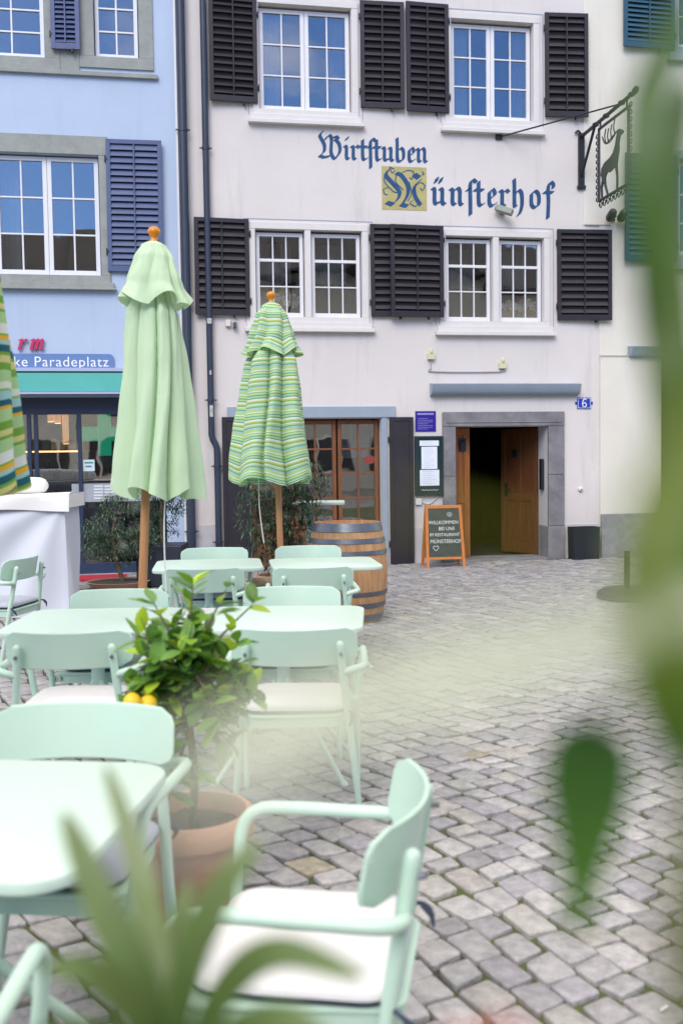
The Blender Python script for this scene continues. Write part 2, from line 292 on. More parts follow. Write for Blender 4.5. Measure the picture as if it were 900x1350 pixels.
# ------------------------------------------------------------------ ground
def build_ground():
    m = mat('joint_bed', srgb(76, 76, 62), 1, col2=srgb(50, 50, 42), vscale=3, bump=.8, bscale=30)
    nt = m.node_tree; N, L = nt.nodes, nt.links; p = N['Principled BSDF']
    tc = N.new('ShaderNodeTexCoord')
    n = N.new('ShaderNodeTexNoise'); n.inputs['Scale'].default_value = 1.1; n.inputs['Detail'].default_value = 6; L.new(tc.outputs['Object'], n.inputs['Vector'])
    r = N.new('ShaderNodeMapRange'); r.inputs[1].default_value = .40; r.inputs[2].default_value = .52; L.new(n.outputs[0], r.inputs[0])
    mx = N.new('ShaderNodeMix'); mx.data_type = 'RGBA'; mx.inputs[7].default_value = srgb(76, 86, 42); L.new(r.outputs[0], mx.inputs[0])
    L.new(p.inputs['Base Color'].links[0].from_socket, mx.inputs[6]); L.new(mx.outputs[2], p.inputs['Base Color'])
    g = MB(); g.add([(-150, -150, -.009), (150, -150, -.009), (150, 150, -.009), (-150, 150, -.009)], [(0, 1, 2, 3)])
    tag(g.build('ground', m), None, None, kind='structure')
    # cobbles outside the view: a sheet with the same look, round the modelled field
    ms = D2.materials.new('far_cobbles'); ms.use_nodes = True; N, L = ms.node_tree.nodes, ms.node_tree.links; p = N['Principled BSDF']; p.inputs['Roughness'].default_value = .8
    tc = N.new('ShaderNodeTexCoord'); mp = N.new('ShaderNodeMapping'); mp.inputs['Rotation'].default_value = (0, 0, math.radians(60)); L.new(tc.outputs['Object'], mp.inputs[0])
    br = N.new('ShaderNodeTexBrick'); br.inputs['Scale'].default_value = 3.4; br.inputs['Brick Width'].default_value = .55; br.inputs['Row Height'].default_value = .5; br.inputs['Mortar Size'].default_value = .035
    br.inputs['Color1'].default_value = srgb(148, 146, 152); br.inputs['Color2'].default_value = srgb(122, 120, 126); br.inputs['Mortar'].default_value = srgb(70, 72, 60)
    L.new(mp.outputs[0], br.inputs[0]); L.new(br.outputs[0], p.inputs['Base Color'])
    bp = N.new('ShaderNodeBump'); bp.inputs['Strength'].default_value = .6; bp.inputs['Distance'].default_value = .02; bp.invert = True; L.new(br.outputs[1], bp.inputs['Height']); L.new(bp.outputs[0], p.inputs['Normal'])
    g = MB()
    for x0, x1, y0, y1 in ((-60, -7, -60, 0), (13, 60, -60, 0), (-7, 13, -60, -15)):
        g.add([(x0, y0, -.004), (x1, y0, -.004), (x1, y1, -.004), (x0, y1, -.004)], [(0, 1, 2, 3)])
    tag(g.build('square_paving', ms), None, None, kind='structure')
    # modelled setts, courses running diagonally
    M_sett = mat('granite_sett', srgb(255, 255, 255), .6, col2=srgb(196, 194, 198), vscale=22, attr='Col', bump=.8, bscale=70)
    R = random.Random(3); ang = YAW + math.radians(60)
    ax = Vector((math.sin(YAW + math.radians(150)), math.cos(YAW + math.radians(150)))); bx = Vector((math.sin(YAW + math.radians(60)), math.cos(YAW + math.radians(60))))
    def warp(s, t):
        return (s + .03 * math.sin(t * 1.7 + s * .6), t + .06 * math.sin(s * .9 + t * .3) + .035 * math.sin(s * 2.6 + 1.3 * t))
    verts, faces, cols = [], [], []
    t = -17.0; c0 = Vector((3, -7))
    pal = [(172, 170, 171), (164, 162, 163), (180, 178, 178), (170, 169, 167), (158, 156, 159), (174, 171, 167), (184, 182, 181), (168, 168, 168), (162, 160, 165)]
    while t < 17:
        wd = R.uniform(.100, .155); s = -17 + R.random()
        while s < 17:
            ln = R.uniform(.095, .185) * (1.0 if wd < .135 else 1.1)
            q = warp(s + ln / 2, t + wd / 2); cx = c0.x + ax.x * q[0] + bx.x * q[1]; cy = c0.y + ax.y * q[0] + bx.y * q[1]
            ok = -7 < cx < 13 and -15 < cy < -.03
            if ok:
                d = Vector((cx, cy, 0)) - CAM; z = d.dot(FW); x = d.dot(RT)
                ok = z > .6 and abs(x) < z * .36 + 2.6
            if ok:
                g_ = R.uniform(.006, .0115)
                crn = []
                for (a, b) in ((s + g_, t + g_), (s + ln - g_, t + g_), (s + ln - g_, t + wd - g_), (s + g_, t + wd - g_)):
                    q = warp(a + R.uniform(-.013, .013), b + R.uniform(-.011, .011)); crn.append(Vector((c0.x + ax.x * q[0] + bx.x * q[1], c0.y + ax.y * q[0] + bx.y * q[1])))
                cen = sum(crn, Vector((0, 0))) / 4; ring = []
                for k in range(4):
                    p0, p1, p2 = crn[k - 1], crn[k], crn[(k + 1) % 4]; rr = R.uniform(.05, .16)
                    ring += [p1 + (p0 - p1) * rr, p1 + (p0 - p1) * rr * .25 + (p2 - p1) * rr * .25, p1 + (p2 - p1) * rr]
                n = len(ring); hz = R.uniform(-.004, .005); tx, ty = R.uniform(-.035, .035), R.uniform(-.035, .035)
                o = len(verts); c = list(srgb(*R.choice(pal))[:3]); kv = R.uniform(.86, 1.1)
                if R.random() < .004: c = list(srgb(166, 158, 140)[:3])
                c = [x_ * kv for x_ in c]
                for lvl, (k, zz) in enumerate(((1.0, -.02), (1.0, .0005), (.985, .005), (.94, .0068))):
                    for p in ring:
                        P = cen + (p - cen) * k; dz = (P.x - cen.x) * tx + (P.y - cen.y) * ty
                        verts.append((P.x, P.y, zz + hz + (dz if lvl else 0) + (R.uniform(-.0015, .0015) if lvl == 3 else 0)))
                        cols.append((*c, 1))
                verts.append((cen.x, cen.y, .0072 + hz)); cols.append((*c, 1))
                for i in range(3):
                    for k in range(n): faces.append((o + i * n + k, o + i * n + (k + 1) % n, o + (i + 1) * n + (k + 1) % n, o + (i + 1) * n + k))
                for k in range(n): faces.append((o + 3 * n + k, o + 3 * n + (k + 1) % n, o + 4 * n))
            s += ln
        t += wd
    g = MB(); g.v = verts; g.f = faces; g.c = cols; g.mi = [0] * len(faces)
    o = g.build('cobblestone_paving', M_sett, smooth='all', fixn=False); tag(o, None, None, kind='structure')
    # orientation check: make every face point up
    me = o.data
    if me.polygons[len(me.polygons) // 2].normal.z < 0: me.flip_normals()
build_ground()

# ------------------------------------------------------------------ walls, windows, shutters
def wall(name, m, parent, x0, x1, z0, z1, holes, y=0.0, rev=.16):
    xs = sorted({x0, x1, *[h[0] for h in holes], *[h[1] for h in holes]}); zs = sorted({z0, z1, *[h[2] for h in holes], *[h[3] for h in holes]})
    xs = [x for x in xs if x0 <= x <= x1]; zs = [z for z in zs if z0 <= z <= z1]
    b = MB(); idx = {}
    def vi(x, z):
        if (x, z) not in idx: idx[(x, z)] = len(b.v); b.v.append((x, y, z))
        return idx[(x, z)]
    for i in range(len(xs) - 1):
        for j in range(len(zs) - 1):
            cx, cz = (xs[i] + xs[i + 1]) / 2, (zs[j] + zs[j + 1]) / 2
            if any(h[0] < cx < h[1] and h[2] < cz < h[3] for h in holes): continue
            b.f.append((vi(xs[i], zs[j]), vi(xs[i + 1], zs[j]), vi(xs[i + 1], zs[j + 1]), vi(xs[i], zs[j + 1]))); b.mi.append(0)
    for h in holes:
        a, c, d, e = h[:4]; r = y + (h[4] if len(h) > 4 else rev)
        b.add([(a, y, d), (c, y, d), (c, y, e), (a, y, e), (a, r, d), (c, r, d), (c, r, e), (a, r, e)], [(0, 4, 5, 1), (1, 5, 6, 2), (2, 6, 7, 3), (3, 7, 4, 0)])
    # ends and back so that the wall has real thickness
    b.add([(x0, y, z0), (x0, y + 8, z0), (x0, y + 8, z1), (x0, y, z1)], [(0, 1, 2, 3)]); b.add([(x1, y, z0), (x1, y + 8, z0), (x1, y + 8, z1), (x1, y, z1)], [(0, 1, 2, 3)])
    return b.build(name, m, parent, fixn=False)
def sash(parent, x0, x1, z0, z1, y, cas, cols, rows, m, t=.045, mu=.016, rowz=None, thickrow=None, name='window', pane=M_glass):
    """casements with glazing bars (window) and glass (pane)"""
    b = MB(); cw = (x1 - x0) / cas
    for c in range(cas):
        a, e = x0 + c * cw + .002, x0 + (c + 1) * cw - .002
        b.box(a, a + t, y - .03, y + .02, z0, z1); b.box(e - t, e, y - .03, y + .02, z0, z1)
        b.box(a + t, e - t, y - .028, y + .018, z0, z0 + t * 1.15); b.box(a + t, e - t, y - .028, y + .018, z1 - t, z1)
        for k in range(1, cols):
            x = a + t + (e - a - 2 * t) * k / cols; b.box(x - mu / 2, x + mu / 2, y - .022, y + .012, z0 + t * 1.15, z1 - t)
        for k in range(1, rows):
            z = (rowz[k - 1] if rowz else z0 + t + (z1 - z0 - 2 * t) * k / rows); h = mu / 2 if thickrow != k else mu * 1.1
            b.box(a + t, e - t, y - .024 - (.006 if thickrow == k else 0), y + .014, z - h, z + h)
    w_ = b.build(name, m, parent, bev=.003)
    g = MB(); g.box(x0 + t, x1 - t, y - .004, y - .001, z0 + t, z1 - t); g.build('pane', pane, w_)
    return w_
def surround(parent_part, parent, hx0, hx1, hz0, hz1, bw, y, mframe, line=True, sill=True, name='frame', silm=None, top=None, sillo=.13):
    b = MB(); tp = top if top is not None else bw
    b.box(hx0 - bw, hx0 - .001, y - .022, y + .1, hz0, hz1); b.box(hx1 + .001, hx1 + bw, y - .022, y + .1, hz0, hz1)
    b.box(hx0 - bw, hx1 + bw, y - .025, y + .1, hz1 + .001, hz1 + tp); b.box(hx0 - bw, hx1 + bw, y - .025, y + .1, hz0 - bw * .8, hz0 - .001)
    f = b.build(name, mframe, parent_part, bev=.004)
    if line:
        l = MB(); e = bw + .05; q = .011; z0_, z1_ = hz0 - bw * .8 - .005, hz1 + tp + .05
        l.box(hx0 - e - q, hx0 - e, y - .004, y + .01, z0_, z1_); l.box(hx1 + e, hx1 + e + q, y - .004, y + .01, z0_, z1_); l.box(hx0 - e, hx1 + e, y - .0035, y + .01, z1_ - q, z1_)
        l.build('painted_line', M_line, parent_part)
    if sill:
        s = MB(); z = hz0 - bw * .8
        s.box(hx0 - bw - .04, hx1 + bw + .04, y - .05, y + .02, z - .075, z - .002); s.box(hx0 - bw - .07, hx1 + bw + .07, y - .085, y + .02, z - sillo, z - .077)
        s.build('sill', silm or mframe, parent_part, bev=.006)
    return f
def shutter(parent, x0, x1, z0, z1, y=0.0, m=M_shut, n=12, ang=0, hinge='L', mid=True, open_=.62, solid=False):
    """louvred leaf lying open on the wall; ang swings its free edge off the wall"""
    W_, H_ = x1 - x0, z1 - z0; T = .036; st = .055
    f = MB(); f.box(0, st, -T, 0, 0, H_); f.box(W_ - st, W_, -T, 0, 0, H_); f.box(st, W_ - st, -T + .001, -.001, 0, st * 1.4); f.box(st, W_ - st, -T + .001, -.001, H_ - st, H_)
    if solid:
        f.box(st, W_ - st, -T + .008, -.008, st * 1.4, H_ - st)
    else:
        zz0, zz1 = st * 1.4, H_ - st; p = (zz1 - zz0) / n
        for k in range(n):
            z = zz0 + p * (k + .5); hw_ = p * open_ / 2; M = Matrix.Translation((0, -T / 2, z)) @ Matrix.Rotation(math.acos(min(1, (T - .004) / (2 * hw_))) + U(-.05, .05), 4, 'X')
            f.box(st, W_ - st, -hw_, hw_, -.004, .004, M=M)
        if mid: f.box(W_ / 2 - .009, W_ / 2 + .009, -T - .007, -T + .006, zz0, zz1)
    o = f.build('shutter', m, parent, bev=.002)
    bk = MB(); bk.box(st, W_ - st, -.006, -.002, st, H_ - st)  # near-black sheet painting in the shade between the slats
    if not solid: bk.build('gap_shade', mat('slat_gap_shade', srgb(22, 22, 30), .9), o)
    for zz in (H_ * .15, H_ * .85):
        hx = -.012 if hinge == 'L' else W_ - .012; hg = MB()
        hg.box(hx, hx + .03, -T - .004, .004, zz - .018, zz + .018); hg.tube([(hx + (.0 if hinge == 'L' else .03), -.02, zz - .04), (hx + (.0 if hinge == 'L' else .03), -.02, zz + .04)], .008, 8); hg.build('hinge', M_black, o)
    hg = MB(); hg.box(W_ * .7, W_ * .7 + .02, -T - .012, .02, -.035, .01); hg.build('holdfast', M_black, o)
    g = .018; sag = U(-.005, .005)
    if hinge == 'L':
        o.location = (x0, y - g, z0); o.rotation_euler = (0, sag, -ang)
    else:
        for ob in (o,):
            ob.location = (x1, y - g, z0); ob.rotation_euler = (0, sag, ang)
            for part in [ob] + list(ob.children):
                for v in part.data.vertices: v.co.x -= W_
    return o
def downpipe(parent, pts, r=.045, rings=()):
    b = MB(); b.tube(pts, r, 16, cap=False)
    for p in rings:
        b.tube([(p[0], p[1], p[2] - .02), (p[0], p[1], p[2] + .02)], r + .008, 16, cap=False); b.box(p[0] - r - .04, p[0] + r + .04, p[1] - .008, p[1] + .008, p[2] - .008, p[2] + .008); b.box(p[0] - .008, p[0] + .008, p[1], .0, p[2] - .008, p[2] + .008)
    o = b.build('downpipe', M_pipe, parent, smooth=True); return o

# ---- pink house (rendered wall with the restaurant)
XL = on_wall(232, 200).x; XR = on_wall(768, 200).x; XR2 = on_wall(789, 620).x
M_pink = plaster('lilac_white_plaster', srgb(219, 212, 209), srgb(168, 160, 156))
pink = thing('town_house', 'pale lilac plastered town house with dark shutters and the blackletter lettering over an open door', 'house', (XL, 0, 0))
PO = Vector((XL, 0, 0))
class Sub:  # children of houses are built in world coordinates; the parent empty sits at the house's corner
    pass
def settle(root):
    for c in root.children: c.location = Vector(c.location) - Vector(root.location)
wins = {}
hA = rect(341, 8, 463, 146); hB = rect(594, 28, 702, 158)
hC1 = rect(337, 303, 402, 418); hC2 = rect(410, 304, 477, 419); hD1 = rect(587, 311, 649, 423); hD2 = rect(657, 314, 716, 425)
hC = (hC1[0], hC2[1], (hC1[2] + hC2[2]) / 2, (hC1[3] + hC2[3]) / 2); hD = (hD1[0], hD2[1], (hD1[2] + hD2[2]) / 2, (hD1[3] + hD2[3]) / 2)
def flat(h, ref): return (h[0], h[1], ref[2], ref[3])
hC1, hC2, hD1, hD2 = flat(hC1, hC), flat(hC2, hC), flat(hD1, hD), flat(hD2, hD)
hW = rect(330, 552, 503, 690); hW = (hW[0], hW[1], 0.0, hW[3], .22)
hDr = rect(600, 562, 721, 738); DX0, DX1, DZ = hDr[0], hDr[1], hDr[3]; hDoor = (DX0, DX1, 0.0, DZ, .35)
wall('wall', M_pink, pink, XL, XR2, -.1, 11.5, [hA, hB, hC1, hC2, hD1, hD2, hW, hDoor])
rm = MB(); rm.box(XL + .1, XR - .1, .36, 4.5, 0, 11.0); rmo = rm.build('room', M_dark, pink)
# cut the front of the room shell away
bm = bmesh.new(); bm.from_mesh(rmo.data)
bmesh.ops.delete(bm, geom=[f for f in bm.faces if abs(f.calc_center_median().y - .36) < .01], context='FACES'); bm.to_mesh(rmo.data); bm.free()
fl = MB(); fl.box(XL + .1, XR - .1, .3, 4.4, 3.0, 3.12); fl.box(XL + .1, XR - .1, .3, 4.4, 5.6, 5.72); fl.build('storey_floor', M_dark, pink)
def curtain(w_, x0, x1, z0, z1, y=.19, n=9):
    b = MB(); K = n * 8
    vs = [(x0 + (x1 - x0) * k / K, y + .025 * math.sin(2 * PI * k / 8) + .01 * math.sin(k * .9), z) for z in (z0, z1) for k in range(K + 1)]
    b.add(vs, [(k, k + 1, K + 2 + k, K + 1 + k) for k in range(K)]); b.build('curtain', M_curt, w_, smooth='all', fixn=False)
for h in (hA, hB):
    w_ = sash(pink, h[0] + .012, h[1] - .012, h[2] + .012, h[3] - .03, .11, 2, 2, 3, M_wpaint, t=.055, mu=.02)
    surround(w_, pink, *h, .09, 0, M_cream)
    wd = h[1] - h[0]
    curtain(w_, h[0], h[0] + wd * .24, h[2], h[3], n=4); curtain(w_, h[1] - wd * .24, h[1], h[2], h[3], n=4)
for (a, b_, full) in ((hC1, hC2, hC), (hD1, hD2, hD)):
    zr = full[3] - .03; hh = (full[3] - full[2])
    rz = [full[2] + hh * .36, full[2] + hh * .66]
    first = None
    for h in (a, b_):
        w_ = sash(pink, h[0] + .012, h[1] - .012, h[2] + .012, h[3] - .03, .10, 1, 3, 3, M_wpaint, t=.05, mu=.018, rowz=rz, thickrow=2)
        first = first or w_
        curtain(w_, h[0] + .05, h[0] + (h[1] - h[0]) * .8, h[2] + hh * .45, h[3] - .1, .45, 6)
    surround(first, pink, *full, .09, 0, M_cream)
    mm = MB(); mm.box(a[1] + .001, b_[0] - .001, -.02, .12, full[2], full[3] - .001); mm.build('mullion', M_cream, first, bev=.005)
# shutters
def shr(px0, py0, px1, py1, **k):
    r = rect(px0, py0, px1, py1); return shutter(pink, *r, **k)
shr(275, -2, 338, 136, hinge='R', ang=.06, n=13)
shr(474, 4, 531, 144, n=13, ang=.04); shr(534, 6, 590, 149, hinge='R', ang=.04, n=13)
shr(717, 20, 772, 156, ang=.07, n=12)
shr(256, 289, 328, 416, hinge='R', ang=.05, n=11)
s1 = shr(488, 297, 541, 418, n=11, ang=.02); s2 = shr(512, 299, 582, 419, hinge='R', n=11, ang=.05)
s2.location.y -= .045
shr(733, 304, 803, 423, n=11, ang=.05)
shr(294, 550, 329, 746, hinge='R', solid=True, ang=.03); shr(513, 550, 544, 746, solid=True, ang=.03)
# ground floor window with grey lintel and brown french window
w_ = None; tw = hW[1] - hW[0]
b = MB(); b.box(hW[0] - .30, hW[1] + .20, -.03, .1, hW[3] + .012, hW[3] + .165); b.box(hW[1] + .001, hW[1] + .085, -.02, .2, 0, hW[3] + .010); b.box(hW[0] - .085, hW[0] - .001, -.02, .2, 0, hW[3] + .010)
zb = .52
for k in range(3):
    a, e = hW[0] + tw * k / 3 + (.02 if k == 0 else .01), hW[0] + tw * (k + 1) / 3 - (.02 if k == 2 else .01)
    s_ = sash(pink, a, e, zb + .02, hW[3] - .02, .14, 1, 2, 4, M_brown, t=.055, mu=.026)
    if w_ is None: w_ = s_
b.build('frame', M_lint, w_, bev=.005)
b = MB(); b.box(hW[0] + .005, hW[1] - .005, .12, .17, 0, zb); b.box(hW[0] + .005, hW[1] - .005, .09, .18, zb, zb + .03)
for k in range(3):
    a = hW[0] + tw * k / 3 + .08; b.box(a, a + tw / 3 - .16, .108, .13, .1, zb - .08)
b.build('wood_panel', M_brown, w_, bev=.004)
curtain(w_, hW[0] + tw * .72, hW[1] - .05, 1.5, hW[3], .45, 3); curtain(w_, hW[0] + tw * .36, hW[0] + tw * .46, 1.4, hW[3], .45, 3)
st = on_wall(487, 606, .13); b = MB(); b.prism([(st.x + .085 * math.cos(a * PI / 12), st.z + .06 * math.sin(a * PI / 12)) for a in range(24)], .128, .132, 'y'); b.build('red_sticker', mat('red_sticker', srgb(138, 58, 54), .5), w_)
# door: stone surround, two oak leaves, step, hood
fo = rect(583, 543, 742, 738); FX0, FX1, FZ = fo[0], fo[1], fo[3]
b = MB()
zs = [0, .42, .44, 1.2, DZ]
for (a, e) in ((FX0, DX0 - .001), (DX1 + .001, FX1)):
    for i, (z0, z1) in enumerate(((0, .48), (.485, 1.22), (1.225, DZ))): b.box(a - (.015 if i == 0 else 0), e, -.05 - (.02 if i == 0 else 0), .3, z0, z1)
b.box(FX0, FX1, -.055, .3, DZ + .001, FZ); b.box(FX0 + .04, FX1 - .04, -.065, .0, DZ + .05, DZ + .065)
dfr = b.build('door_frame', M_stoD, pink, bev=.012)
b = MB(); b.box(DX0, DX1, -.08, .5, -.02, .03); b.build('threshold', M_stoD, pink, bev=.01)
def leaf_door(x0, wd, hinge_left, ang):
    b = MB(); Hh = DZ - .05; t = .045; s_ = 1 if hinge_left else -1
    def bx(u0, u1, y0, y1, z0, z1): b.box(min(s_ * u0, s_ * u1), max(s_ * u0, s_ * u1), y0, y1, z0, z1)
    bx(0, .09, 0, t, 0, Hh); bx(wd - .09, wd, 0, t, 0, Hh); bx(.09, wd - .09, .001, t - .001, 0, .18); bx(.09, wd - .09, .001, t - .001, Hh * .42, Hh * .42 + .1); bx(.09, wd - .09, .001, t - .001, Hh - .1, Hh)
    bx(.09, wd - .09, .014, t - .014, .18, Hh - .1)
    if wd > .35 and True:
        bx(wd / 2 - .04, wd / 2 + .04, .002, t - .002, .18, Hh * .42); bx(wd / 2 - .04, wd / 2 + .04, .002, t - .002, Hh * .42 + .1, Hh - .1)
    o = b.build('door', M_door, pink, bev=.006); o.location = (x0, .28, .035); o.rotation_euler = (0, 0, ang); return o
dl = leaf_door(DX0 + .01, .30, True, math.radians(4))
b = MB(); b.tube([(.21, -.01, DZ * .88), (.15, -.035, DZ * .86), (.15, -.02, DZ * .82)], .012, 8, smooth=3); b.box(.13, .24, -.006, 0, DZ * .8, DZ * .9); b.build('door_closer', M_black, dl)
M_door = mat('shaded_oak', srgb(112, 68, 36), .5, col2=srgb(80, 46, 24), vscale=5, bump=.25, stretch=(7, 7, .5)); dr = leaf_door(DX1 - .02, .74, False, math.radians(-64)); dr.location.y = .36  # same door oak in darker colours, indoor shade painted into this leaf
b = MB(); b.tube([(-.62, -.04, .95), (-.52, -.04, .95)], .012, 8); b.box(-.66, -.6, -.006, 0, .85, 1.05); b.build('handle', M_black, dr)
b = MB(); b.box(-.5, -.4, -.012, 0, 1.45, 1.56); b.build('name_plate', M_black, dr)
fl = on_wall(720, 625)
b = MB(); b.box(DX1 - .05, DX1 - .01, .1, .2, 1.0, 1.45); b.build('door_buffer', M_black, pink, bev=.01)
r_ = rect(566, 507, 760, 517)
b = MB(); b.prism([(.0, r_[2] - .06), (-.10, r_[2] - .035), (-.13, r_[2] + .0), (-.16, r_[3] - .03), (-.17, r_[3]), (0, r_[3] + .02)], r_[0], r_[1], 'x'); b.build('door_hood', M_lint, pink, bev=.004)
# low plinth, slightly lighter joint under the menu box
for (a_, e_, h_) in ((FX1 + .004, XR2 - .02, .5), (hW[1] + .4, FX0 - .02, .5), (XL + .1, hW[0] - .42, .62)):
    b = MB(); b.box(a_, e_, -.012, .02, 0, h_); b.build('plinth', mat('plinth_plaster', srgb(196, 192, 196), .9, var=.14, vscale=4, bump=.3), pink, bev=.004)
# downpipes
x1 = on_wall(246, 400).x; x2 = on_wall(272, 250).x; x3 = on_wall(287, 660).x
z = lambda y, px=260: on_wall(px, y).z
downpipe(pink, [(x1, -.09, 11.3), (x1, -.09, .0)], .055, [(x1, -.09, z(175)), (x1, -.09, z(400)), (x1, -.09, z(700))])
downpipe(pink, [(x2, -.07, 11.3), (x2, -.07, z(574)), (x2 + .02, -.07, z(581)), (x3 - .02, -.07, z(585)), (x3, -.07, z(592)), (x3, -.07, 0)], .042, [(x2, -.07, z(197)), (x2, -.07, z(528)), (x3, -.07, z(615)), (x3, -.07, z(715))])
b = MB(); b.box(x2 - .03, x2 + .03, -.12, -.113, z(428), z(421)); b.box(x2 - .012, x2 + .014, -.116, -.112, z(495), z(489)); b.box(x2 - .02, x2 + .025, -.116, -.112, z(550), z(535)); b.build('sticker', mat('sticker_white', srgb(214, 212, 200), .5, col2=srgb(120, 124, 130), vscale=40), pink)
# eaves and roof (above the frame, real for other viewpoints)
def roof(par, x0, x1, zt, m):
    b = MB(); b.prism([(-.7, zt), (-.7, zt + .12), (4, zt + 3.6), (8.7, zt + .12), (8.7, zt)], x0, x1, 'x'); return b.build('roof', m, par)
M_tile = mat('roof_tiles', srgb(76, 72, 72), .85, col2=srgb(54, 52, 54), vscale=9, bump=.6, bscale=20)
roof(pink, XL, XR, 11.5, M_tile)

# ---- blackletter writing, drawn with a broad nib
NIB = math.radians(38)
def nib(mb, pts, w, y, o, s, hair=.04, shear=0, dep=.004, steps=5):
    """sweep a nib of width w along the smoothed stroke; o origin (x,z), s scale"""
    P = [Vector(p) for p in pts]; Q = []
    for i in range(len(P) - 1):
        a, b_, c, d = P[max(i - 1, 0)], P[i], P[i + 1], P[min(i + 2, len(P) - 1)]
        for k in range(steps):
            t = k / steps; Q.append(.5 * ((2 * b_) + (c - a) * t + (2 * a - 5 * b_ + 4 * c - d) * t * t + (3 * b_ - a - 3 * c + d) * t ** 3))
    Q.append(P[-1]); n = Vector((math.cos(NIB), math.sin(NIB))) * w / 2
    pr = Vector((-math.sin(NIB), math.cos(NIB))) * hair / 2
    for i in range(len(Q) - 1):
        a, b_ = Q[i], Q[i + 1]
        pts6 = [a - n - pr, a + n - pr, a + n + pr, a - n + pr, b_ - n - pr, b_ + n - pr, b_ + n + pr, b_ - n + pr]
        # convex hull
        S = sorted((round(p.x, 5), round(p.y, 5)) for p in pts6); hull = []
        for seq in (S, S[::-1]):
            st_ = len(hull)
            for p in seq:
                while len(hull) - st_ >= 2 and (hull[-1][0] - hull[-2][0]) * (p[1] - hull[-2][1]) - (hull[-1][1] - hull[-2][1]) * (p[0] - hull[-2][0]) <= 1e-9: hull.pop()
                hull.append(p)
            hull.pop()
        dy = y - .0002 * (i % 3) - .0007 * (len(mb.v) % 7) * .1
        poly = [(o[0] + (p[0] + p[1] * shear) * s, o[1] + p[1] * s) for p in hull]
        k0 = len(mb.v); mb.v += [(p[0], dy, p[1]) for p in poly]; mb.f.append(tuple(range(k0, k0 + len(poly)))); mb.mi.append(0)
def minim(x): return [(x - .12, .88), (x, .8), (x, .2), (x + .13, .08)]
GL = {
 'i': (.42, [minim(.1), [(.1, 1.28), (.19, 1.42)]]),
 'r': (.56, [minim(.1), [(.12, .75), (.32, .92), (.46, .82)]]),
 't': (.50, [[(.12, 1.3), (.12, .25), (.24, .08), (.38, .16)], [(-.1, .88), (.36, .88)]]),
 's': (.36, [[(.1, -.42), (.1, .4), (.1, 1.15), (.24, 1.4), (.42, 1.28)], [(-.08, .86), (.08, .92)]]),
 'u': (.80, [minim(.1), [(.18, .1), (.45, .22)], minim(.52)]),
 'ü': (.80, [minim(.1), [(.18, .1), (.45, .22)], minim(.52), [(.16, 1.2), (.25, 1.42)], [(.40, 1.2), (.49, 1.42)]]),
 'b': (.74, [[(.08, 1.5), (.1, 1.2), (.1, .2), (.26, .07), (.48, .22), (.5, .7), (.34, .9), (.16, .74)]]),
 'e': (.58, [[(.1, .76), (.1, .22), (.24, .07), (.44, .2)], [(.1, .78), (.3, .94), (.4, .66), (.14, .46)]]),
 'n': (.80, [minim(.1), [(.12, .72), (.36, .94), (.5, .78), (.5, .2), (.62, .08)]]),
 'h': (.78, [[(.08, 1.5), (.1, 1.2), (.1, .2), (.18, .08)], [(.12, .72), (.34, .94), (.5, .76), (.52, .2), (.42, -.2), (.3, -.38)]]),
 'o': (.72, [[(.1, .76), (.1, .24), (.28, .06), (.5, .24), (.5, .74), (.3, .93), (.1, .76)]]),
 'f': (.56, [[(.14, -.48), (.18, .4), (.16, 1.1), (.3, 1.42), (.46, 1.3), (.44, 1.12)], [(-.06, .88), (.42, .88)]]),
 'W': (1.55, [[(.22, 1.72), (.04, 1.5), (.14, 1.25), (.32, .9), (.3, .5), (.1, .3)], [(.0, .22), (.3, .12)], [(.34, 1.2), (.62, 1.5), (.78, 1.3), (.74, .5), (.86, .16), (1.0, .06)], [(.86, 1.36), (1.1, 1.44), (1.22, 1.3)], [(1.0, 1.28), (1.26, 1.0), (1.3, .5), (1.0, .08)], [(.3, .14), (.6, .2), (.74, .3)]]),
}
def word(mb, txt, x, z_, s, y=-.003, slope=0.0, w=.245, track=1.0):
    for ch in txt:
        adv, strokes = GL[ch]; mb = MB()
        for st_ in strokes: nib(mb, st_, w, y, (x, z_), s)
        x += adv * s * track; z_ += slope * adv * s; mb.build('painted_letter', M_blue, pink, fixn=False)
    return x
a = on_wall(421, 210); e = on_wall(566, 214)
tot = sum(GL[c][0] for c in 'Wirtstuben'); hgt = (on_wall(500, 191).z - on_wall(500, 211).z) / .95
b = MB(); trk = (e.x - a.x) / (tot * hgt); word(b, 'Wirtstuben', a.x, a.z, hgt, track=trk)
a = on_wall(570, 271); e = on_wall(734, 276)
tot = sum(GL[c][0] for c in 'ünsterhof'); hgt = (on_wall(640, 249).z - on_wall(640, 273).z) / .95
b = MB(); trk = (e.x - a.x) / (tot * hgt); word(b, 'ünsterhof', a.x, a.z, hgt, track=trk)
g_ = rect(503, 220, 562, 277); b = MB(); b.box(g_[0], g_[1], -.004, .01, g_[2], g_[3]); pan = b.build('gold_panel', M_gold, pink)
b = MB(); sx_, sz_ = (g_[1] - g_[0]) / 300, (g_[3] - g_[2]) / 280; S_ = sx_
def gp(pts): return [((x - 518), -(y - 580)) for x, y in pts]
for pts, w_n in (([(570, 320), (545, 360), (590, 410), (635, 465), (620, 515), (575, 550)], 30), ([(550, 535), (590, 548)], 34), ([(615, 345), (650, 360), (690, 420), (690, 480), (655, 540)], 30), ([(645, 545), (685, 555)], 34), ([(735, 350), (765, 370)], 40), ([(775, 385), (735, 430), (740, 490), (775, 545)], 30)):
    nib(b, gp(pts), w_n, -.0055, (g_[0], g_[2]), S_, hair=4)
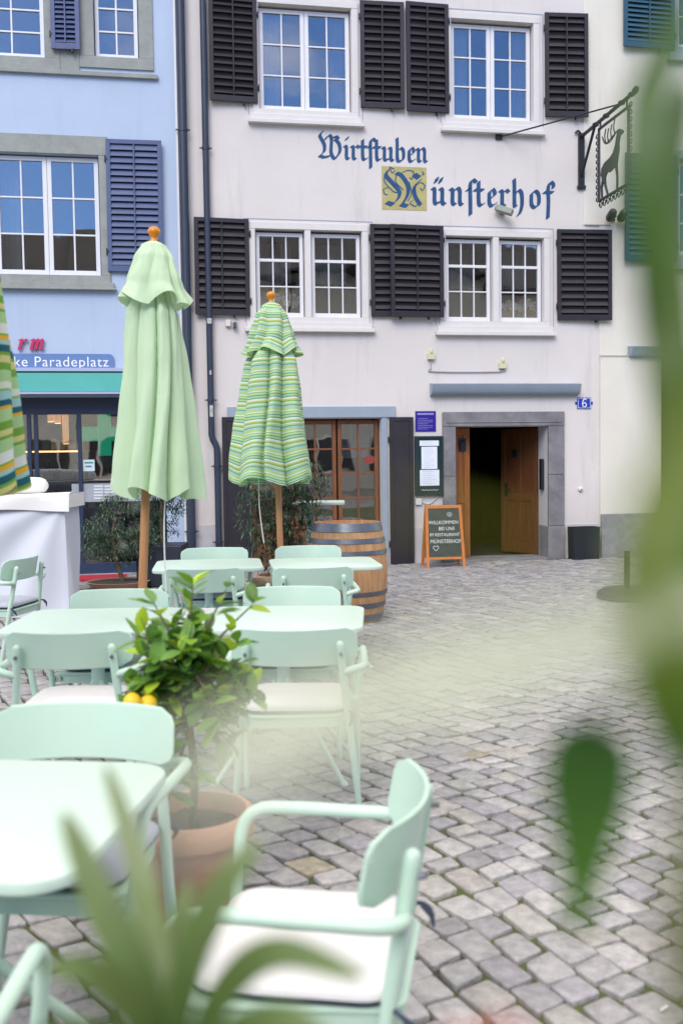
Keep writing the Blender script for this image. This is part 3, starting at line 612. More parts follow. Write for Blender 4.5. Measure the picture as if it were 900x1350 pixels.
for pts in ([(545, 350), (535, 400), (590, 460), (620, 470)], [(560, 440), (530, 450), (535, 480), (555, 485)], [(600, 320), (570, 310), (590, 345), (605, 330)], [(620, 350), (610, 400), (660, 450)], [(640, 350), (690, 325), (730, 335), (720, 380), (705, 370)], [(745, 420), (780, 400), (805, 420), (790, 450), (775, 435)], [(700, 400), (715, 470), (690, 520)], [(725, 515), (705, 535), (740, 555), (750, 545)], [(790, 330), (800, 345), (785, 350)]):
    nib(b, gp(pts), 7, -.0062, (g_[0], g_[2]), S_, hair=3)
b.build('painted_initial', M_blue, pan, fixn=False)
settle(pink)

# ---- blue house with the pharmacy
M_bluw = plaster('light_blue_plaster', srgb(182, 198, 222), srgb(154, 170, 196))
blue = thing('shop_house', 'light blue plastered house with a glazed pharmacy shopfront, at the left edge', 'house', (XL, 0, 0))
by = -.05
def rb(a, b_, c, d): return rect(a, b_, c, d, by)
g1 = rb(-70, -60, 58, 73); g2 = rb(123, -60, 182, 76); g3 = rb(-150, 200, 132, 361)
sh = rb(-260, 524, 218, 775); shz = sh[3]; sx0, sx1 = sh[0], on_wall(219, 640, by).x
wall('wall', M_bluw, blue, -9, XL, -.1, 11.5, [g1, g2, g3, (sx0, sx1, 0, shz, .2)], by)
b = MB(); b.box(XL + .001, XL + .03, by - .004, .02, 0, 11.4); b.build('corner_strip', M_wpaint, blue)
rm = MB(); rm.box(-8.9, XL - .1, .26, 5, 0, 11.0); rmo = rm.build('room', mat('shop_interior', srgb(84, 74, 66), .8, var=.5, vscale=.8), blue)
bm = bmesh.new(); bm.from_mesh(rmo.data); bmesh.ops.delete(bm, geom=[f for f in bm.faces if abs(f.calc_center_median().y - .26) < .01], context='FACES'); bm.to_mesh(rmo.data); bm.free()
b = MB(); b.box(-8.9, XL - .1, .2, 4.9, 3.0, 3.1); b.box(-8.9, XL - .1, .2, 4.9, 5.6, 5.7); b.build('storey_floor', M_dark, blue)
for h, cols in ((g1, 3), (g2, 2)):
    w_ = sash(blue, h[0] + .01, h[1] - .01, h[2] + .01, h[3] - .02, by + .1, 1, cols, 4, M_wpaint, t=.05, mu=.022)
    surround(w_, blue, *h, .185, by, M_sto, line=False, silm=None, sill=False)
b = MB(); b.box(g1[1] + .187, g2[0] - .187, by - .02, by + .1, g1[2] - .148, g1[3]); b.build('mullion', M_sto, w_, bev=.004)
b = MB(); zz_ = g1[2] - .148; b.box(g1[0] - .3, g2[1] + .235, by - .05, by + .02, zz_ - .06, zz_ - .002); b.build('sill', M_sto, w_, bev=.006)
w_ = sash(blue, g3[0] + .01, g3[1] - .01, g3[2] + .01, g3[3] - .02, by + .1, 4, 2, 3, M_wpaint, t=.055, mu=.022)
surround(w_, blue, *g3, .12, by, M_sto, line=False, silm=M_sto, top=.24, sillo=.10)
curtain(w_, g3[1] - 1.35, g3[1] - 1.05, g3[2], g3[3], .3, 4)
r = rb(67, -60, 105, 68); shutter(blue, *r, y=by - .03, m=M_shutb, n=18, open_=1.0, ang=.05)
r = rb(141, 186, 214, 359); shutter(blue, *r, y=by, m=M_shutb, n=19, open_=1.0, ang=.04)
# shopfront
b = MB(); fy = by + .12
xs = [on_wall(p, 600, fy).x for p in (-230, -120, -20, 40, 49, 106, 214)]
for x in xs: b.box(x - .025, x + .025, fy - .05, fy + .03, 0, shz)
b.box(sx0, sx1, fy - .06, fy + .04, shz - .22, shz); b.box(sx0, sx1, fy - .055, fy + .035, 0, .14)
sf = b.build('shopfront', mat('shopfront_navy_metal', srgb(44, 58, 86), .4, var=.15), blue, bev=.003)
b = MB(); b.box(sx0 + .02, sx1 - .02, fy - .008, fy - .003, .14, shz - .22); b.build('pane', M_glass2, sf)
b = MB(); q = rect(95, 637, 214, 661, fy - .012); b.box(q[0], q[1], fy - .013, fy - .011, q[2], q[3]); b.build('frosted_band', mat('frosted_band', srgb(176, 182, 190), .7, var=.3, vscale=3), sf)
b = MB()
for k in range(5):
    q = rect(124, 640 + k * 4, 136, 642 + k * 4, fy - .02); b.box(q[0], q[1], fy - .0165, fy - .0145, q[2], q[3])
    q = rect(138, 640 + k * 4, 152, 642 + k * 4, fy - .02); b.box(q[0], q[1], fy - .0165, fy - .0145, q[2], q[3])
b.build('opening_hours', mat('white_vinyl', srgb(224, 226, 230), .6), sf)
b = MB(); q = rect(110, 606, 125, 621, fy - .015); b.box(q[0], q[1], fy - .016, fy - .012, q[2], q[3]); ns = b.build('notice', mat('notice_paper', srgb(206, 222, 228), .6), sf)
b = MB(); q = rect(112, 609, 123, 611, fy - .02); b.box(q[0], q[1], fy - .018, fy - .0165, q[2], q[3]); q = rect(113, 614, 121, 616, fy - .02); b.box(q[0], q[1], fy - .018, fy - .0165, q[2], q[3]); b.build('notice_print', mat('teal_print', srgb(60, 130, 130), .6), ns)
# awning box, sign band, lettering
q = rb(-260, 466, 151, 489); b = MB(); xm, xM = q[0], q[1]
ring = [(x + (xm + xM) / 2, z_ + (q[2] + q[3]) / 2) for x, z_ in rrect(xM - xm, q[3] - q[2], .07)]
b.prism(ring, by - .02, by + .005, 'y'); sg = b.build('sign_band', mat('sign_blue', srgb(98, 128, 180), .5), blue)
p0 = on_wall(150, 483.5, by); t_ = text_obj('Apotheke Paradeplatz', 'sign_lettering', .185, mat('sign_white', srgb(236, 240, 246), .5), sg, (p0.x - .06, by - .024, p0.z), align='RIGHT', space=1.1, sx=1.0)
q2 = rb(-260, 494, 170, 518); b = MB(); b.prism([(by, q2[3] + .03), (by - .22, q2[3]), (by - .26, q2[2]), (by, q2[2])], q2[0], q2[1], 'x'); b.build('awning', mat('teal_awning', srgb(82, 172, 164), .75, var=.08, vscale=3), blue)
b = MB(); b.box(q2[0], q2[1], by - .1, by, q2[3] + .04, q2[3] + .085); b.box(q2[0], q2[1], by - .28, by, q2[2] - .035, q2[2] - .005); b.build('awning_rail', mat('lilac_aluminium', srgb(172, 176, 206), .4), blue)
# red italic letters standing off the wall
b = MB(); s_ = (on_wall(50, 447, by).z - on_wall(50, 461, by).z); NIB = math.radians(25)
zb_ = on_wall(45, 461, by).z; xr = on_wall(25, 461, by).x; xm_ = on_wall(40.5, 461, by).x
def iw(strokes, x):
    for st_ in strokes: nib(b, st_, .26, by - .05, (x, zb_), s_, hair=.08, shear=.28)
iw([[(-.08, .88), (.08, .9), (.1, .5), (.1, .02)], [(.12, .6), (.35, .9), (.52, .86)]], xr)
iw([[(-.08, .88), (.08, .9), (.1, .5), (.1, .02)], [(.12, .6), (.38, .92), (.5, .8), (.5, .02)], [(.52, .6), (.78, .92), (.9, .8), (.9, .15), (1.08, .08)]], xm_)
o = b.build('raised_lettering', mat('crimson_letters', srgb(196, 44, 100), .4), blue, fixn=False)
sol = o.modifiers.new('solid', 'SOLIDIFY'); sol.thickness = .03
NIB = math.radians(38)
# green cross sign inside, shelves and warm lamps
b = MB(); cx = on_wall(138, 572, 1.0); s_ = .26
b.box(cx.x - s_ * .36, cx.x + s_ * .36, .97, 1.03, cx.z - s_ * 1.2, cx.z + s_ * 1.2); b.box(cx.x - s_ * 1.2, cx.x - s_ * .36, .97, 1.03, cx.z - s_ * .4, cx.z + s_ * .4); b.box(cx.x + s_ * .36, cx.x + s_ * 1.2, .97, 1.03, cx.z - s_ * .4, cx.z + s_ * .4)
tag(b.build('pharmacy_cross', mat('green_cross_glow', srgb(20, 170, 130), .4, emis=(srgb(20, 190, 140), .35)), bev=.02), 'green pharmacy cross hanging inside the shop window', 'pharmacy cross')
settle(blue)
M_lamp = mat('warm_lamp', srgb(255, 190, 110), .5, emis=((1, .62, .28, 1), 3.0)); M_cop = mat('copper_tube', srgb(184, 120, 62), .35, metal=.7, emis=((1, .5, .2, 1), .5))
shv = thing('shop_shelves', 'stocked shelving unit with a lit edge deep inside the pharmacy', 'shelving', (-1.7, 2.6, 0))
b = MB(); [b.box(-1.5, 1.5, 0, .35, z_, z_ + .03) for z_ in (.3, .75, 1.2, 1.65, 2.1)]; b.box(-1.5, 1.5, .35, .38, 0, 2.4); b.build('shelf', mat('shelf_white', srgb(180, 172, 160), .6), shv)
b = MB()
for z_ in (.33, .78, 1.23, 1.68):
    x = -1.45
    while x < 1.4:
        ww = U(.06, .16); b.box(x, x + ww, .05, .25, z_ + .001, z_ + U(.12, .32), mi=random.randrange(4)); x += ww + U(.01, .05)
pk = b.build('packages', [mat('pk1', srgb(220, 214, 200), .5), mat('pk2', srgb(150, 110, 70), .5), mat('pk3', srgb(90, 120, 100), .5), mat('pk4', srgb(70, 76, 90), .5)], shv)
pk['kind'] = 'stuff'
b = MB(); b.box(-.9, .4, -.02, .0, 1.655, 1.675); b.build('light_strip', M_lamp, shv)
for i, (px, lab) in enumerate(((67, 'leftmost copper tube lamp hanging in the pharmacy window'), (76, 'middle copper tube lamp hanging in the pharmacy window'), (86, 'rightmost copper tube lamp in the pharmacy window, hanging lowest'))):
    pt, pb_ = on_wall(px, 545 - 3 * i, .8), on_wall(px, (556, 558, 585)[i], .8)
    lmp = thing('pendant_lamp', lab, 'lamp', (pt.x, .8, pb_.z), 0, 'copper tube lamps in the pharmacy')
    b = MB(); b.lathe([(.045, 0), (.045, .5)], 20); b.build('tube', M_cop, lmp, smooth=True)
    b = MB(); b.lathe([(.04, -.004), (.04, .002)], 16); b.build('bulb', M_lamp, lmp)
    b = MB(); b.tube([(0, 0, .5), (0, 0, 3.0 - pb_.z)], .004, 6); b.build('cable', M_black, lmp)

# ---- white house on the right
M_whi = plaster('warm_white_plaster', srgb(226, 221, 209), srgb(190, 184, 172))
white = thing('corner_house', 'warm white plastered house with petrol blue shutters, at the right edge', 'house', (XR, 0, 0))
k1 = rect(892, -60, 1010, 66); k2 = rect(893, 212, 1012, 338); gd = rect(870, 470, 985, 738)
gx0 = on_wall(869, 600).x; gh = (gx0, gx0 + 1.5, 0, on_wall(870, 472).z, .5)
b = MB(); b.box(XR, XR2 + .001, -.012, .02, on_wall(785, 297).z, 11.4); b.build('wall_band', M_whi, white)
wall('wall', M_whi, white, XR2, 13, -.1, 11.5, [k1, k2, gh], -.012)
b = MB(); b.box(XR2, gx0, -.05, -.014, 0, on_wall(800, 470, -.05).z); b.build('pilaster', M_whi, white, bev=.006)
b = MB(); b.box(XR2 - .005, gx0 + .01, -.10, -.051, 0, on_wall(830, 677, -.1).z); b.build('plinth', mat('granite_plinth', srgb(150, 150, 156), .85, col2=srgb(118, 118, 124), vscale=6, bump=.5), white, bev=.01)
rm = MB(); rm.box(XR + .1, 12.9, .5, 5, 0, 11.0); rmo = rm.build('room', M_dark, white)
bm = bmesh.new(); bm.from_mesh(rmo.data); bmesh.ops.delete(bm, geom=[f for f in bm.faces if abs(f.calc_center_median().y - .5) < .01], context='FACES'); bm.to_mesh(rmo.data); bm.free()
M_lb = mat('pale_blue_stone', srgb(158, 172, 184), .8, var=.12, vscale=5, bump=.2)
for h in (k1, k2):
    w_ = sash(white, h[0] + .01, h[1] - .01, h[2] + .01, h[3] - .02, .1, 2, 2, 3, M_wpaint, t=.055, mu=.022)
    surround(w_, white, *h, .11, -.012, M_lb, line=False)
r = rect(818, -60, 886, 66); shutter(white, *r, y=-.012, m=M_shutt, n=18, open_=1.0, ang=.05, hinge='R')
r = rect(820, 205, 889, 346); shutter(white, *r, y=-.012, m=M_shutt, n=18, open_=1.0, ang=.05, hinge='R')
b = MB(); b.prism([(0, gh[3] + .0), (-.12, gh[3] + .02), (-.16, gh[3] + .1), (-.18, gh[3] + .15), (0, gh[3] + .17)], on_wall(826, 465).x, gh[1] + .4, 'x'); b.build('door_hood', M_lb, white, bev=.004)
b = MB(); b.box(gh[0] + .01, gh[1] - .01, .3, .36, 0, gh[3] - .01)
for k in range(2):
    for z_ in (.2, 1.2, 2.1): b.box(gh[0] + .12 + k * .7, gh[0] + .68 + k * .7, .285, .3, z_, z_ + .75)
b.build('gate', mat('dark_green_gate', srgb(46, 58, 52), .6, var=.3), white, bev=.01)
b = MB(); q = on_wall(770, 296); b.box(q.x, on_wall(803, 297).x, -.022, -.012, q.z - .012, q.z + .006); b.build('joint_strip', mat('joint_grey', srgb(176, 176, 172), .9), white); b = MB(); q = on_wall(789, 470, -.05); b.box(q.x, gx0 - .3, -.058, -.05, q.z, q.z + .02); b.build('joint_strip', mat('joint_grey', srgb(176, 176, 172), .9), white)  # grey strips along the wall joints
roof(white, XR, 13, 11.5, M_tile); roof(blue, -9 - XL + XL, XL, 11.5, M_tile)
settle(white); blue.children[-1].location = -Vector(blue.location)

# ---- houses across the square: only their reflections are in the photograph
def far_house(x0, x1, zt, m, label):
    r = thing('opposite_house', label, 'house', (x0, -34, 0), 0, 'houses across the square seen as reflections')
    W_ = x1 - x0; hs = []
    nx = max(2, int(W_ / 2.6))
    for i in range(nx):
        for j in range(int(zt / 2.8)):
            a = W_ * (i + .5) / nx; hs.append((a - .55, a + .55, .9 + j * 2.8, 2.5 + j * 2.8, -.15))
    b = MB(); b.box(0, W_, -8, 0, -.1, zt); b.build('wall', m, r)
    b = MB()
    for h in hs: b.box(h[0] - .12, h[1] + .12, 0, .04, h[2] - .15, h[3] + .12)
    b.build('surrounds', M_cream, r)
    b = MB()
    for h in hs: b.box(h[0], h[1], .041, .05, h[2], h[3])
    b.build('windows', mat('dark_window', srgb(40, 46, 56), .15), r)
    b = MB()
    for h in hs: b.box(h[0] - .6, h[0] - .14, .0, .05, h[2], h[3]); b.box(h[1] + .14, h[1] + .6, .0, .05, h[2], h[3])
    b.build('shutters', M_shut, r)
    b = MB(); b.prism([(.9, zt), (.9, zt + .15), (-4, zt + 3.2), (-8.9, zt + .15), (-8.9, zt)], -.3, W_ + .3, 'x'); b.build('roof', M_tile, r)
far_house(-24, -13, 10.2, M_whi, 'white house with a brown roof, mirrored in the blue house window')
far_house(-12.9, -4, 9.6, mat('pale_grey_plaster', srgb(214, 214, 212), .9, var=.1), 'pale grey house mirrored faintly in the shop glass')
far_house(-3.9, 6, 9.9, M_whi, 'white house with dark shutters behind the camera')
far_house(6.1, 16, 10.4, mat('grey_plaster', srgb(180, 180, 178), .9, var=.1), 'grey house mirrored in the right windows')
far_house(16.1, 30, 9.6, M_whi, 'pale house at the far corner of the square')

# ------------------------------------------------------------------ wall fittings
# stag sign on its bracket
bx_ = on_wall(765, 200).x
sgn = thing('hanging_sign', 'black wrought iron stag sign hanging from a long bracket on the house wall', 'sign', (bx_, 0, 0))
zt, zl = on_wall(765, 180).z, on_wall(765, 247).z
tip = on_x(836, 121, bx_); y1 = tip.y; z1 = tip.z; z0a = on_wall(768, 181).z
b = MB(); b.box(-.045, .045, -.035, 0, zl, zt + .04); b.box(-.06, .06, -.045, 0, zl - .03, zl + .02); b.tube([(0, -.02, zt + .02), (-.05, -.03, zt + .07), (-.09, -.03, zt + .04)], .014, 8, smooth=3); b.build('wall_plate', M_black, sgn, bev=.004)
def az(y): return z0a + (z1 - z0a) * (y / y1)
b = MB(); b.tube([(0, 0, z0a), (0, y1, z1)], .026, 10); b.tube([(0, y1, z1), (0, y1 - .04, z1 + .02)], .04, 10)
for k in (.3, .5, .78, .95): b.lathe([(.02, -.03), (.045, -.015), (.045, .015), (.02, .03)], 12, (0, y1 * k, az(y1 * k)))
b.tube([(0, y1 * .28, az(y1 * .28) - .02), (0, -.03, zl + .15)], .02, 8)
b.build('arm', M_black, sgn, smooth=True)
rp = on_wall(657, 181); q = on_x(817, 137, bx_)
b = MB(); b.tube([(rp.x - bx_, -.01, rp.z), (0, q.y, q.z)], .011, 8); b.box(rp.x - bx_ - .05, rp.x - bx_ + .04, -.03, 0, rp.z - .035, rp.z + .035); b.build('stay_rod', M_black, sgn)
pa, pb_ = on_x(789, 168, bx_), on_x(828, 136, bx_); pc = on_x(794, 262, bx_)
ya, yb = pa.y, pb_.y - .0; zt_, zb2 = az(ya) - .10, pc.z
def lz(t, v): # point inside the panel
    y_ = ya + (yb - ya) * t; top = az(y_) - .10; return (0, y_, zb2 + (zt_ - zb2) * v if v < .5 else zb2 + (zt_ - zb2) * v)
b = MB(); fr_ = [lz(0, 0), lz(1, 0), lz(1, 1), lz(0, 1)]
for i in range(4): b.tube([fr_[i], fr_[(i + 1) % 4]], .02, 8)
for t in (.05, .95): b.tube([lz(t, 1), (0, lz(t, 1)[1], az(lz(t, 1)[1]))], .014, 8)
b.build('sign_frame', M_black, sgn)
body = [(.07, .34), (.10, .43), (.2, .48), (.38, .50), (.5, .54), (.57, .62), (.62, .74), (.66, .80), (.74, .79), (.84, .74), (.83, .71), (.74, .70), (.70, .62), (.70, .52), (.66, .42), (.64, .34), (.66, .18), (.655, .02), (.61, .02), (.62, .18), (.57, .33), (.40, .30), (.30, .32), (.24, .27), (.25, .18), (.33, .02), (.29, .02), (.20, .17), (.17, .24), (.12, .16), (.13, .02), (.09, .02), (.07, .18), (.12, .28)]
b = MB(); b.prism([(lz(t, v)[1], lz(t, v)[2]) for t, v in body], -.008, .008, 'x')
for s0 in (0, .03):
    b.tube([lz(.66, .80), lz(.58 - s0, .78), lz(.40, .72 + s0), lz(.22, .74), lz(.12, .86)], .009, 6, smooth=4)
    for t, v in ((.55, .78), (.45, .74), (.34, .72), (.24, .74)): b.tube([lz(t, v + s0 * .5), lz(t - .04, v + .1), lz(t + .0, v + .19)], .008, 6, smooth=3)
b.build('stag_figure', M_black, sgn)
b = MB()
def curl(p, q, n):
    p, q = Vector(p), Vector(q); d = (q - p) / n; pr = Vector((0, -d.z, d.y)).normalized() * .05
    for k in range(n):
        c = p + d * (k + .5); rr = d.length * .5
        b.tube([c + Vector((0, math.cos(a) * rr * (1 - a / 12), math.sin(a) * rr * (1 - a / 12))) for a in [x * .8 for x in range(10)]], .008, 5, cap=False)
L0 = lambda v: (0, ya + .055, zb2 + (zt_ - zb2) * v); L1 = lambda v: (0, yb - .06, zb2 + (zt_ - zb2) * v)
curl(L0(-.02), L0(.95), 11); curl(L1(0), L1(1.05), 11); curl((0, ya, zb2 - .07), (0, yb, zb2 - .07), 8)
b.build('scroll_border', M_black, sgn)
# twin spotlight under the sign
q = on_wall(806, 288); t_ = thing('wall_spotlight', 'twin dark spotlight on the wall under the stag sign', 'spotlight', (q.x, -.012, q.z))
b = MB(); b.box(-.03, .03, -.03, 0, -.04, .04); b.tube([(0, -.03, 0), (0, -.12, 0)], .012, 8); b.build('bracket', M_black, t_)
for s_ in (-1, 1):
    b = MB(); b.tube([(s_ * .085 - .0, -.10, -.02), (s_ * .085, -.20, .03)], .06, 14); b.build('lamp_head', mat('bronze_lamp', srgb(64, 66, 62), .35, metal=.4), t_, smooth=True)
# cctv camera
q = on_wall(661, 281); t_ = thing('security_camera', 'small grey security camera on the wall under the blackletter lettering', 'security camera', (q.x, 0, q.z))
Mc = mat('camera_grey', srgb(132, 138, 128), .5)
b = MB(); b.box(-.03, .03, -.03, 0, -.03, .08); b.tube([(0, -.02, .03), (.0, -.09, .03)], .012, 8); b.build('mount', Mc, t_)
b = MB(); M = Matrix.Translation((0, -.14, 0)) @ Matrix.Rotation(math.radians(25), 4, 'Y') @ Matrix.Rotation(math.radians(-30), 4, 'Z'); b.box(-.13, .11, -.045, .045, -.04, .045, M=M); b.box(-.15, -.128, -.035, .035, -.03, .035, M=M); b.build('housing', Mc, t_, bev=.012)
# junction box left of the window
q = on_wall(306, 427); t_ = thing('motion_sensor', 'white motion sensor on the wall beside the downpipe, under the shutter', 'sensor', (q.x, 0, q.z))
Mw = mat('white_plastic', srgb(214, 210, 206), .5)
b = MB(); b.box(-.09, -.02, -.05, 0, -.04, .05); b.box(.0, .06, -.06, 0, -.06, .03); b.build('housing', Mw, t_, bev=.008)
b = MB(); b.tube([(.03, -.07, -.05), (.03, -.07, .0)], .026, 12); b.build('lens', mat('sensor_lens', srgb(90, 88, 88), .3), t_)
# conduit with two lights above the door
q1, q2_ = on_wall(567, 470), on_wall(661, 482); t_ = thing('cable_conduit', 'thin grey conduit with two small cream sockets, above the door hood', 'conduit', (q1.x, 0, q1.z)); dx = q2_.x - q1.x; dz = q2_.z - q1.z
zc = on_wall(610, 490).z - q1.z
b = MB(); b.tube([(0, -.015, -.02), (0, -.015, zc + .05), (.05, -.015, zc), (dx - .05, -.015, zc - .0), (dx, -.015, zc + .05), (dx, -.015, dz)], .01, 8, smooth=3); b.build('pipe', mat('conduit_grey', srgb(176, 172, 176), .5), t_, smooth=True)
for x, z_ in ((0, 0), (dx, dz)):
    b = MB(); b.box(x - .05, x + .05, -.06, 0, z_ - .045, z_ + .045); b.tube([(x, -.05, z_ + .05), (x, -.05, z_ + .085)], .025, 10); b.build('socket', mat('cream_plastic', srgb(206, 206, 168), .5), t_, bev=.006)
# plaque, menu case, house number
q = rect(547, 542, 574, 569); t_ = thing('info_plaque', 'square violet blue history plaque above the menu case', 'plaque', ((q[0] + q[1]) / 2, 0, q[2]))
hw = (q[1] - q[0]) / 2; hh = q[3] - q[2]
b = MB(); b.box(-hw, hw, -.012, 0, 0, hh); b.build('plate', mat('violet_enamel', srgb(42, 28, 140), .35), t_, bev=.003)
b = MB(); 
for k in range(9): b.box(-hw * .8 + k * hw * .18, -hw * .8 + k * hw * .18 + hw * .13, -.0135, -.0125, hh * .82, hh * .90)
for k in range(7): b.box(-hw * .8, hw * (.2 + .55 * abs(math.sin(k * 2.1))), -.0135, -.0125, hh * (.12 + .085 * k), hh * (.12 + .085 * k) + .004)
b.build('print', mat('plaque_print', srgb(170, 170, 214), .5), t_)
q = rect(546, 575, 583, 653); t_ = thing('menu_case', 'dark green menu case with white sheets beside the door', 'menu case', ((q[0] + q[1]) / 2, 0, q[2])); hw = (q[1] - q[0]) / 2; hh = q[3] - q[2]
b = MB(); b.box(-hw, hw, -.045, 0, 0, hh); b.box(-hw, -hw + .035, -.06, -.046, 0, hh); b.box(hw - .035, hw, -.06, -.046, 0, hh); b.box(-hw + .035, hw - .035, -.06, -.046, hh - .035, hh); b.box(-hw + .035, hw - .035, -.06, -.046, 0, .035); b.build('case', mat('case_green', srgb(24, 48, 52), .4), t_, bev=.004)
Mp = mat('menu_paper', srgb(224, 230, 240), .6)
for (a, e, c, d) in ((-.68, .68, .835, .925), (-.56, .56, .445, .82), (-.68, .7, .165, .43)):
    b = MB(); b.box(a * hw, e * hw, -.049, -.0465, c * hh, d * hh); sh_ = b.build('sheet', Mp, t_)
    b = MB(); n_ = int((d - c) / .035)
    for k in range(n_): b.box((a + .2) * hw, (a + .2 + U(.5, 1.0) * (e - a - .4)) * hw, -.0500, -.0492, (c + .03 + k * .034) * hh, (c + .03 + k * .034) * hh + .003)
    if n_: b.build('print', mat('grey_print', srgb(150, 154, 166), .6), sh_)
b = MB(); b.tube([(-hw * .6 + k * hw * .1, -.062, hh * .09 + .012 * math.sin(k * 2.3)) for k in range(13)], .003, 5, smooth=2); b.build('scribble', Mp, t_)
q = on_wall(551, 661); t_ = thing('wall_socket', 'small white wall socket below the menu case', 'socket', (q.x, 0, q.z)); b = MB(); b.box(-.045, .045, -.035, 0, -.05, .045); b.build('housing', Mw, t_, bev=.006)
b = MB(); b.tube([(.045, -.02, 0), (.14, -.02, -.04), (.24, -.015, .02), (.3, -.015, .09)], .007, 6, smooth=4); b.build('cable', Mw, t_)
q = rect(760, 524, 778, 539); t_ = thing('house_number', 'blue enamel house number 6 on the wall right of the door', 'house number', ((q[0] + q[1]) / 2, 0, (q[2] + q[3]) / 2)); hw = (q[1] - q[0]) / 2; hh = (q[3] - q[2]) / 2
b = MB(); b.box(-hw, hw, -.014, 0, -hh, hh); b.box(-hw - .03, -hw, -.01, 0, -.02, .02); b.box(hw, hw + .03, -.01, 0, -.02, .02); b.build('plate', mat('number_blue', srgb(30, 62, 170), .35), t_, bev=.004)
b = MB()
for (a, e, c, d) in ((-hw + .01, hw - .01, hh - .016, hh - .01), (-hw + .01, hw - .01, -hh + .01, -hh + .016), (-hw + .01, -hw + .016, -hh + .016, hh - .016), (hw - .016, hw - .01, -hh + .016, hh - .016)): b.box(a, e, -.016, -.0145, c, d)
b.build('border', mat('enamel_white', srgb(226, 230, 240), .4), t_)
b = MB(); b.tube([(.026, -.018, .048), (.0, -.018, .056), (-.022, -.018, .03), (-.028, -.018, -.01), (-.02, -.018, -.045), (.004, -.018, -.056), (.026, -.018, -.042), (.028, -.018, -.014), (.008, -.018, .004), (-.018, -.018, -.008)], .0085, 8, smooth=4); b.build('digit', MATS['enamel_white'], t_, smooth='all')
q = on_wall(764, 645); t_ = thing('door_bell', 'small round doorbell on the wall right of the door', 'doorbell', (q.x, 0, q.z)); b = MB(); b.tube([(0, -.02, 0), (0, 0, 0)], .035, 16); b.build('plate', Mw, t_, smooth=True); b = MB(); b.tube([(0, -.045, 0), (0, -.03, 0)], .012, 10); b.build('button', M_black, t_)
# dark planter/bin beside the door
q = rect(745, 698, 779, 737); t_ = thing('waste_bin', 'dark charcoal tapered bin standing against the wall right of the door', 'bin', ((q[0] + q[1]) / 2 + .01, -.16, 0)); hw = (q[1] - q[0]) / 2
b = MB(); hb = q[3] + .05
vs = [(sx_ * hw * k, sy * .11 * k, z_) for k, z_ in ((.96, 0), (1, hb - .02), (1.02, hb - .02), (1.02, hb)) for sx_, sy in ((-1, -1), (1, -1), (1, 1), (-1, 1))]
b.add(vs, [(0, 3, 2, 1)] + [(i * 4 + k, i * 4 + (k + 1) % 4, i * 4 + 4 + (k + 1) % 4, i * 4 + 4 + k) for i in range(3) for k in range(4)])
b.build('body', mat('charcoal_bin', srgb(24, 30, 38), .5, var=.2), t_, bev=.006)
b = MB(); b.box(-hw * .95, hw * .95, -.1, .1, hb - .05, hb - .02); b.build('lining', M_dark, t_)

# chalkboard
g0 = on_z(584, 747); t_ = thing('chalkboard', 'orange wood framed sandwich board with chalk writing in front of the door', 'sandwich board', (g0.x, g0.y, 0), -math.radians(4))
Mo = mat('orange_wood', srgb(206, 126, 56), .5, col2=srgb(178, 100, 44), vscale=6, stretch=(5, 5, .8)); Mb = mat('chalk_black', srgb(48, 56, 56), .85, col2=srgb(70, 78, 76), vscale=8); Mk = mat('chalk', srgb(216, 222, 220), .9)
BW, BH = .27, .86; tilt = math.radians(12)
def board(sgn_, chalk):
    M = Matrix.Rotation(-tilt * sgn_, 4, 'X') if sgn_ > 0 else Matrix.Rotation(PI, 4, 'Z') @ Matrix.Rotation(-tilt, 4, 'X')
    off = -.19
    Mt = (Matrix.Rotation(0 if sgn_ > 0 else PI, 4, 'Z')) @ Matrix.Translation((0, off, 0)) @ Matrix.Rotation(-tilt, 4, 'X')
    b = MB(); sp = .05
    for s_ in (-1, 1):
        vs = [(s_ * BW, -.012, 0), (s_ * (BW - .04), -.012, 0), (s_ * (BW - .06 - .04 * 0), -.012, BH), (s_ * (BW - .02), -.012, BH)]
        vs = vs + [(x, .012, z_) for x, _, z_ in vs]
        b.add([Mt @ Vector(v) for v in vs], [(0, 1, 2, 3), (7, 6, 5, 4), (0, 4, 5, 1), (1, 5, 6, 2), (2, 6, 7, 3), (3, 7, 4, 0)])
    b.box(-BW + .05, BW - .05, -.011, .011, BH - .045, BH - .002, M=Mt); b.box(-BW + .045, BW - .045, -.011, .011, .115, .15, M=Mt)
    fr_ = b.build('frame', Mo, t_, bev=.003)
    b = MB(); b.box(-BW + .05, BW - .05, -.004, .004, .15, BH - .045, M=Mt); pn = b.build('panel', Mb, t_)
    if chalk:
        rx = PI / 2 - tilt
        def T(s, x, z_, size, sh_=0):
            p = Mt @ Vector((x, -.0062, z_)); text_obj(s, 'chalk_writing', size, Mk, pn, p, depth=.0008, shear=sh_, rot=(rx, 0, 0), sx=.92)
        T('WILLKOMMEN', -.01, .60, .068, .1); T('BEI UNS', .03, .515, .068, .1); T('IM RESTAURANT', .0, .435, .060, .1); T('MÜNSTERHOF', .01, .34, .072, .1)
        b = MB(); h = [(-.13, .235), (-.165, .275), (-.15, .305), (-.13, .29), (-.11, .305), (-.09, .28), (-.13, .235)]
        b.tube([Mt @ Vector((x, -.0075, z_)) for x, z_ in h], .004, 6, smooth=2)
        for k in range(7):
            a = k * 2 * PI / 7; c, s = math.cos(a), math.sin(a); b.tube([Mt @ Vector((.08 + c * .012, -.0075, .73 + s * .012)), Mt @ Vector((.08 + c * .04, -.0075, .73 + s * .036))], .0035, 5)
        b.build('chalk_drawing', Mk, pn)
board(1, True); board(-1, False)

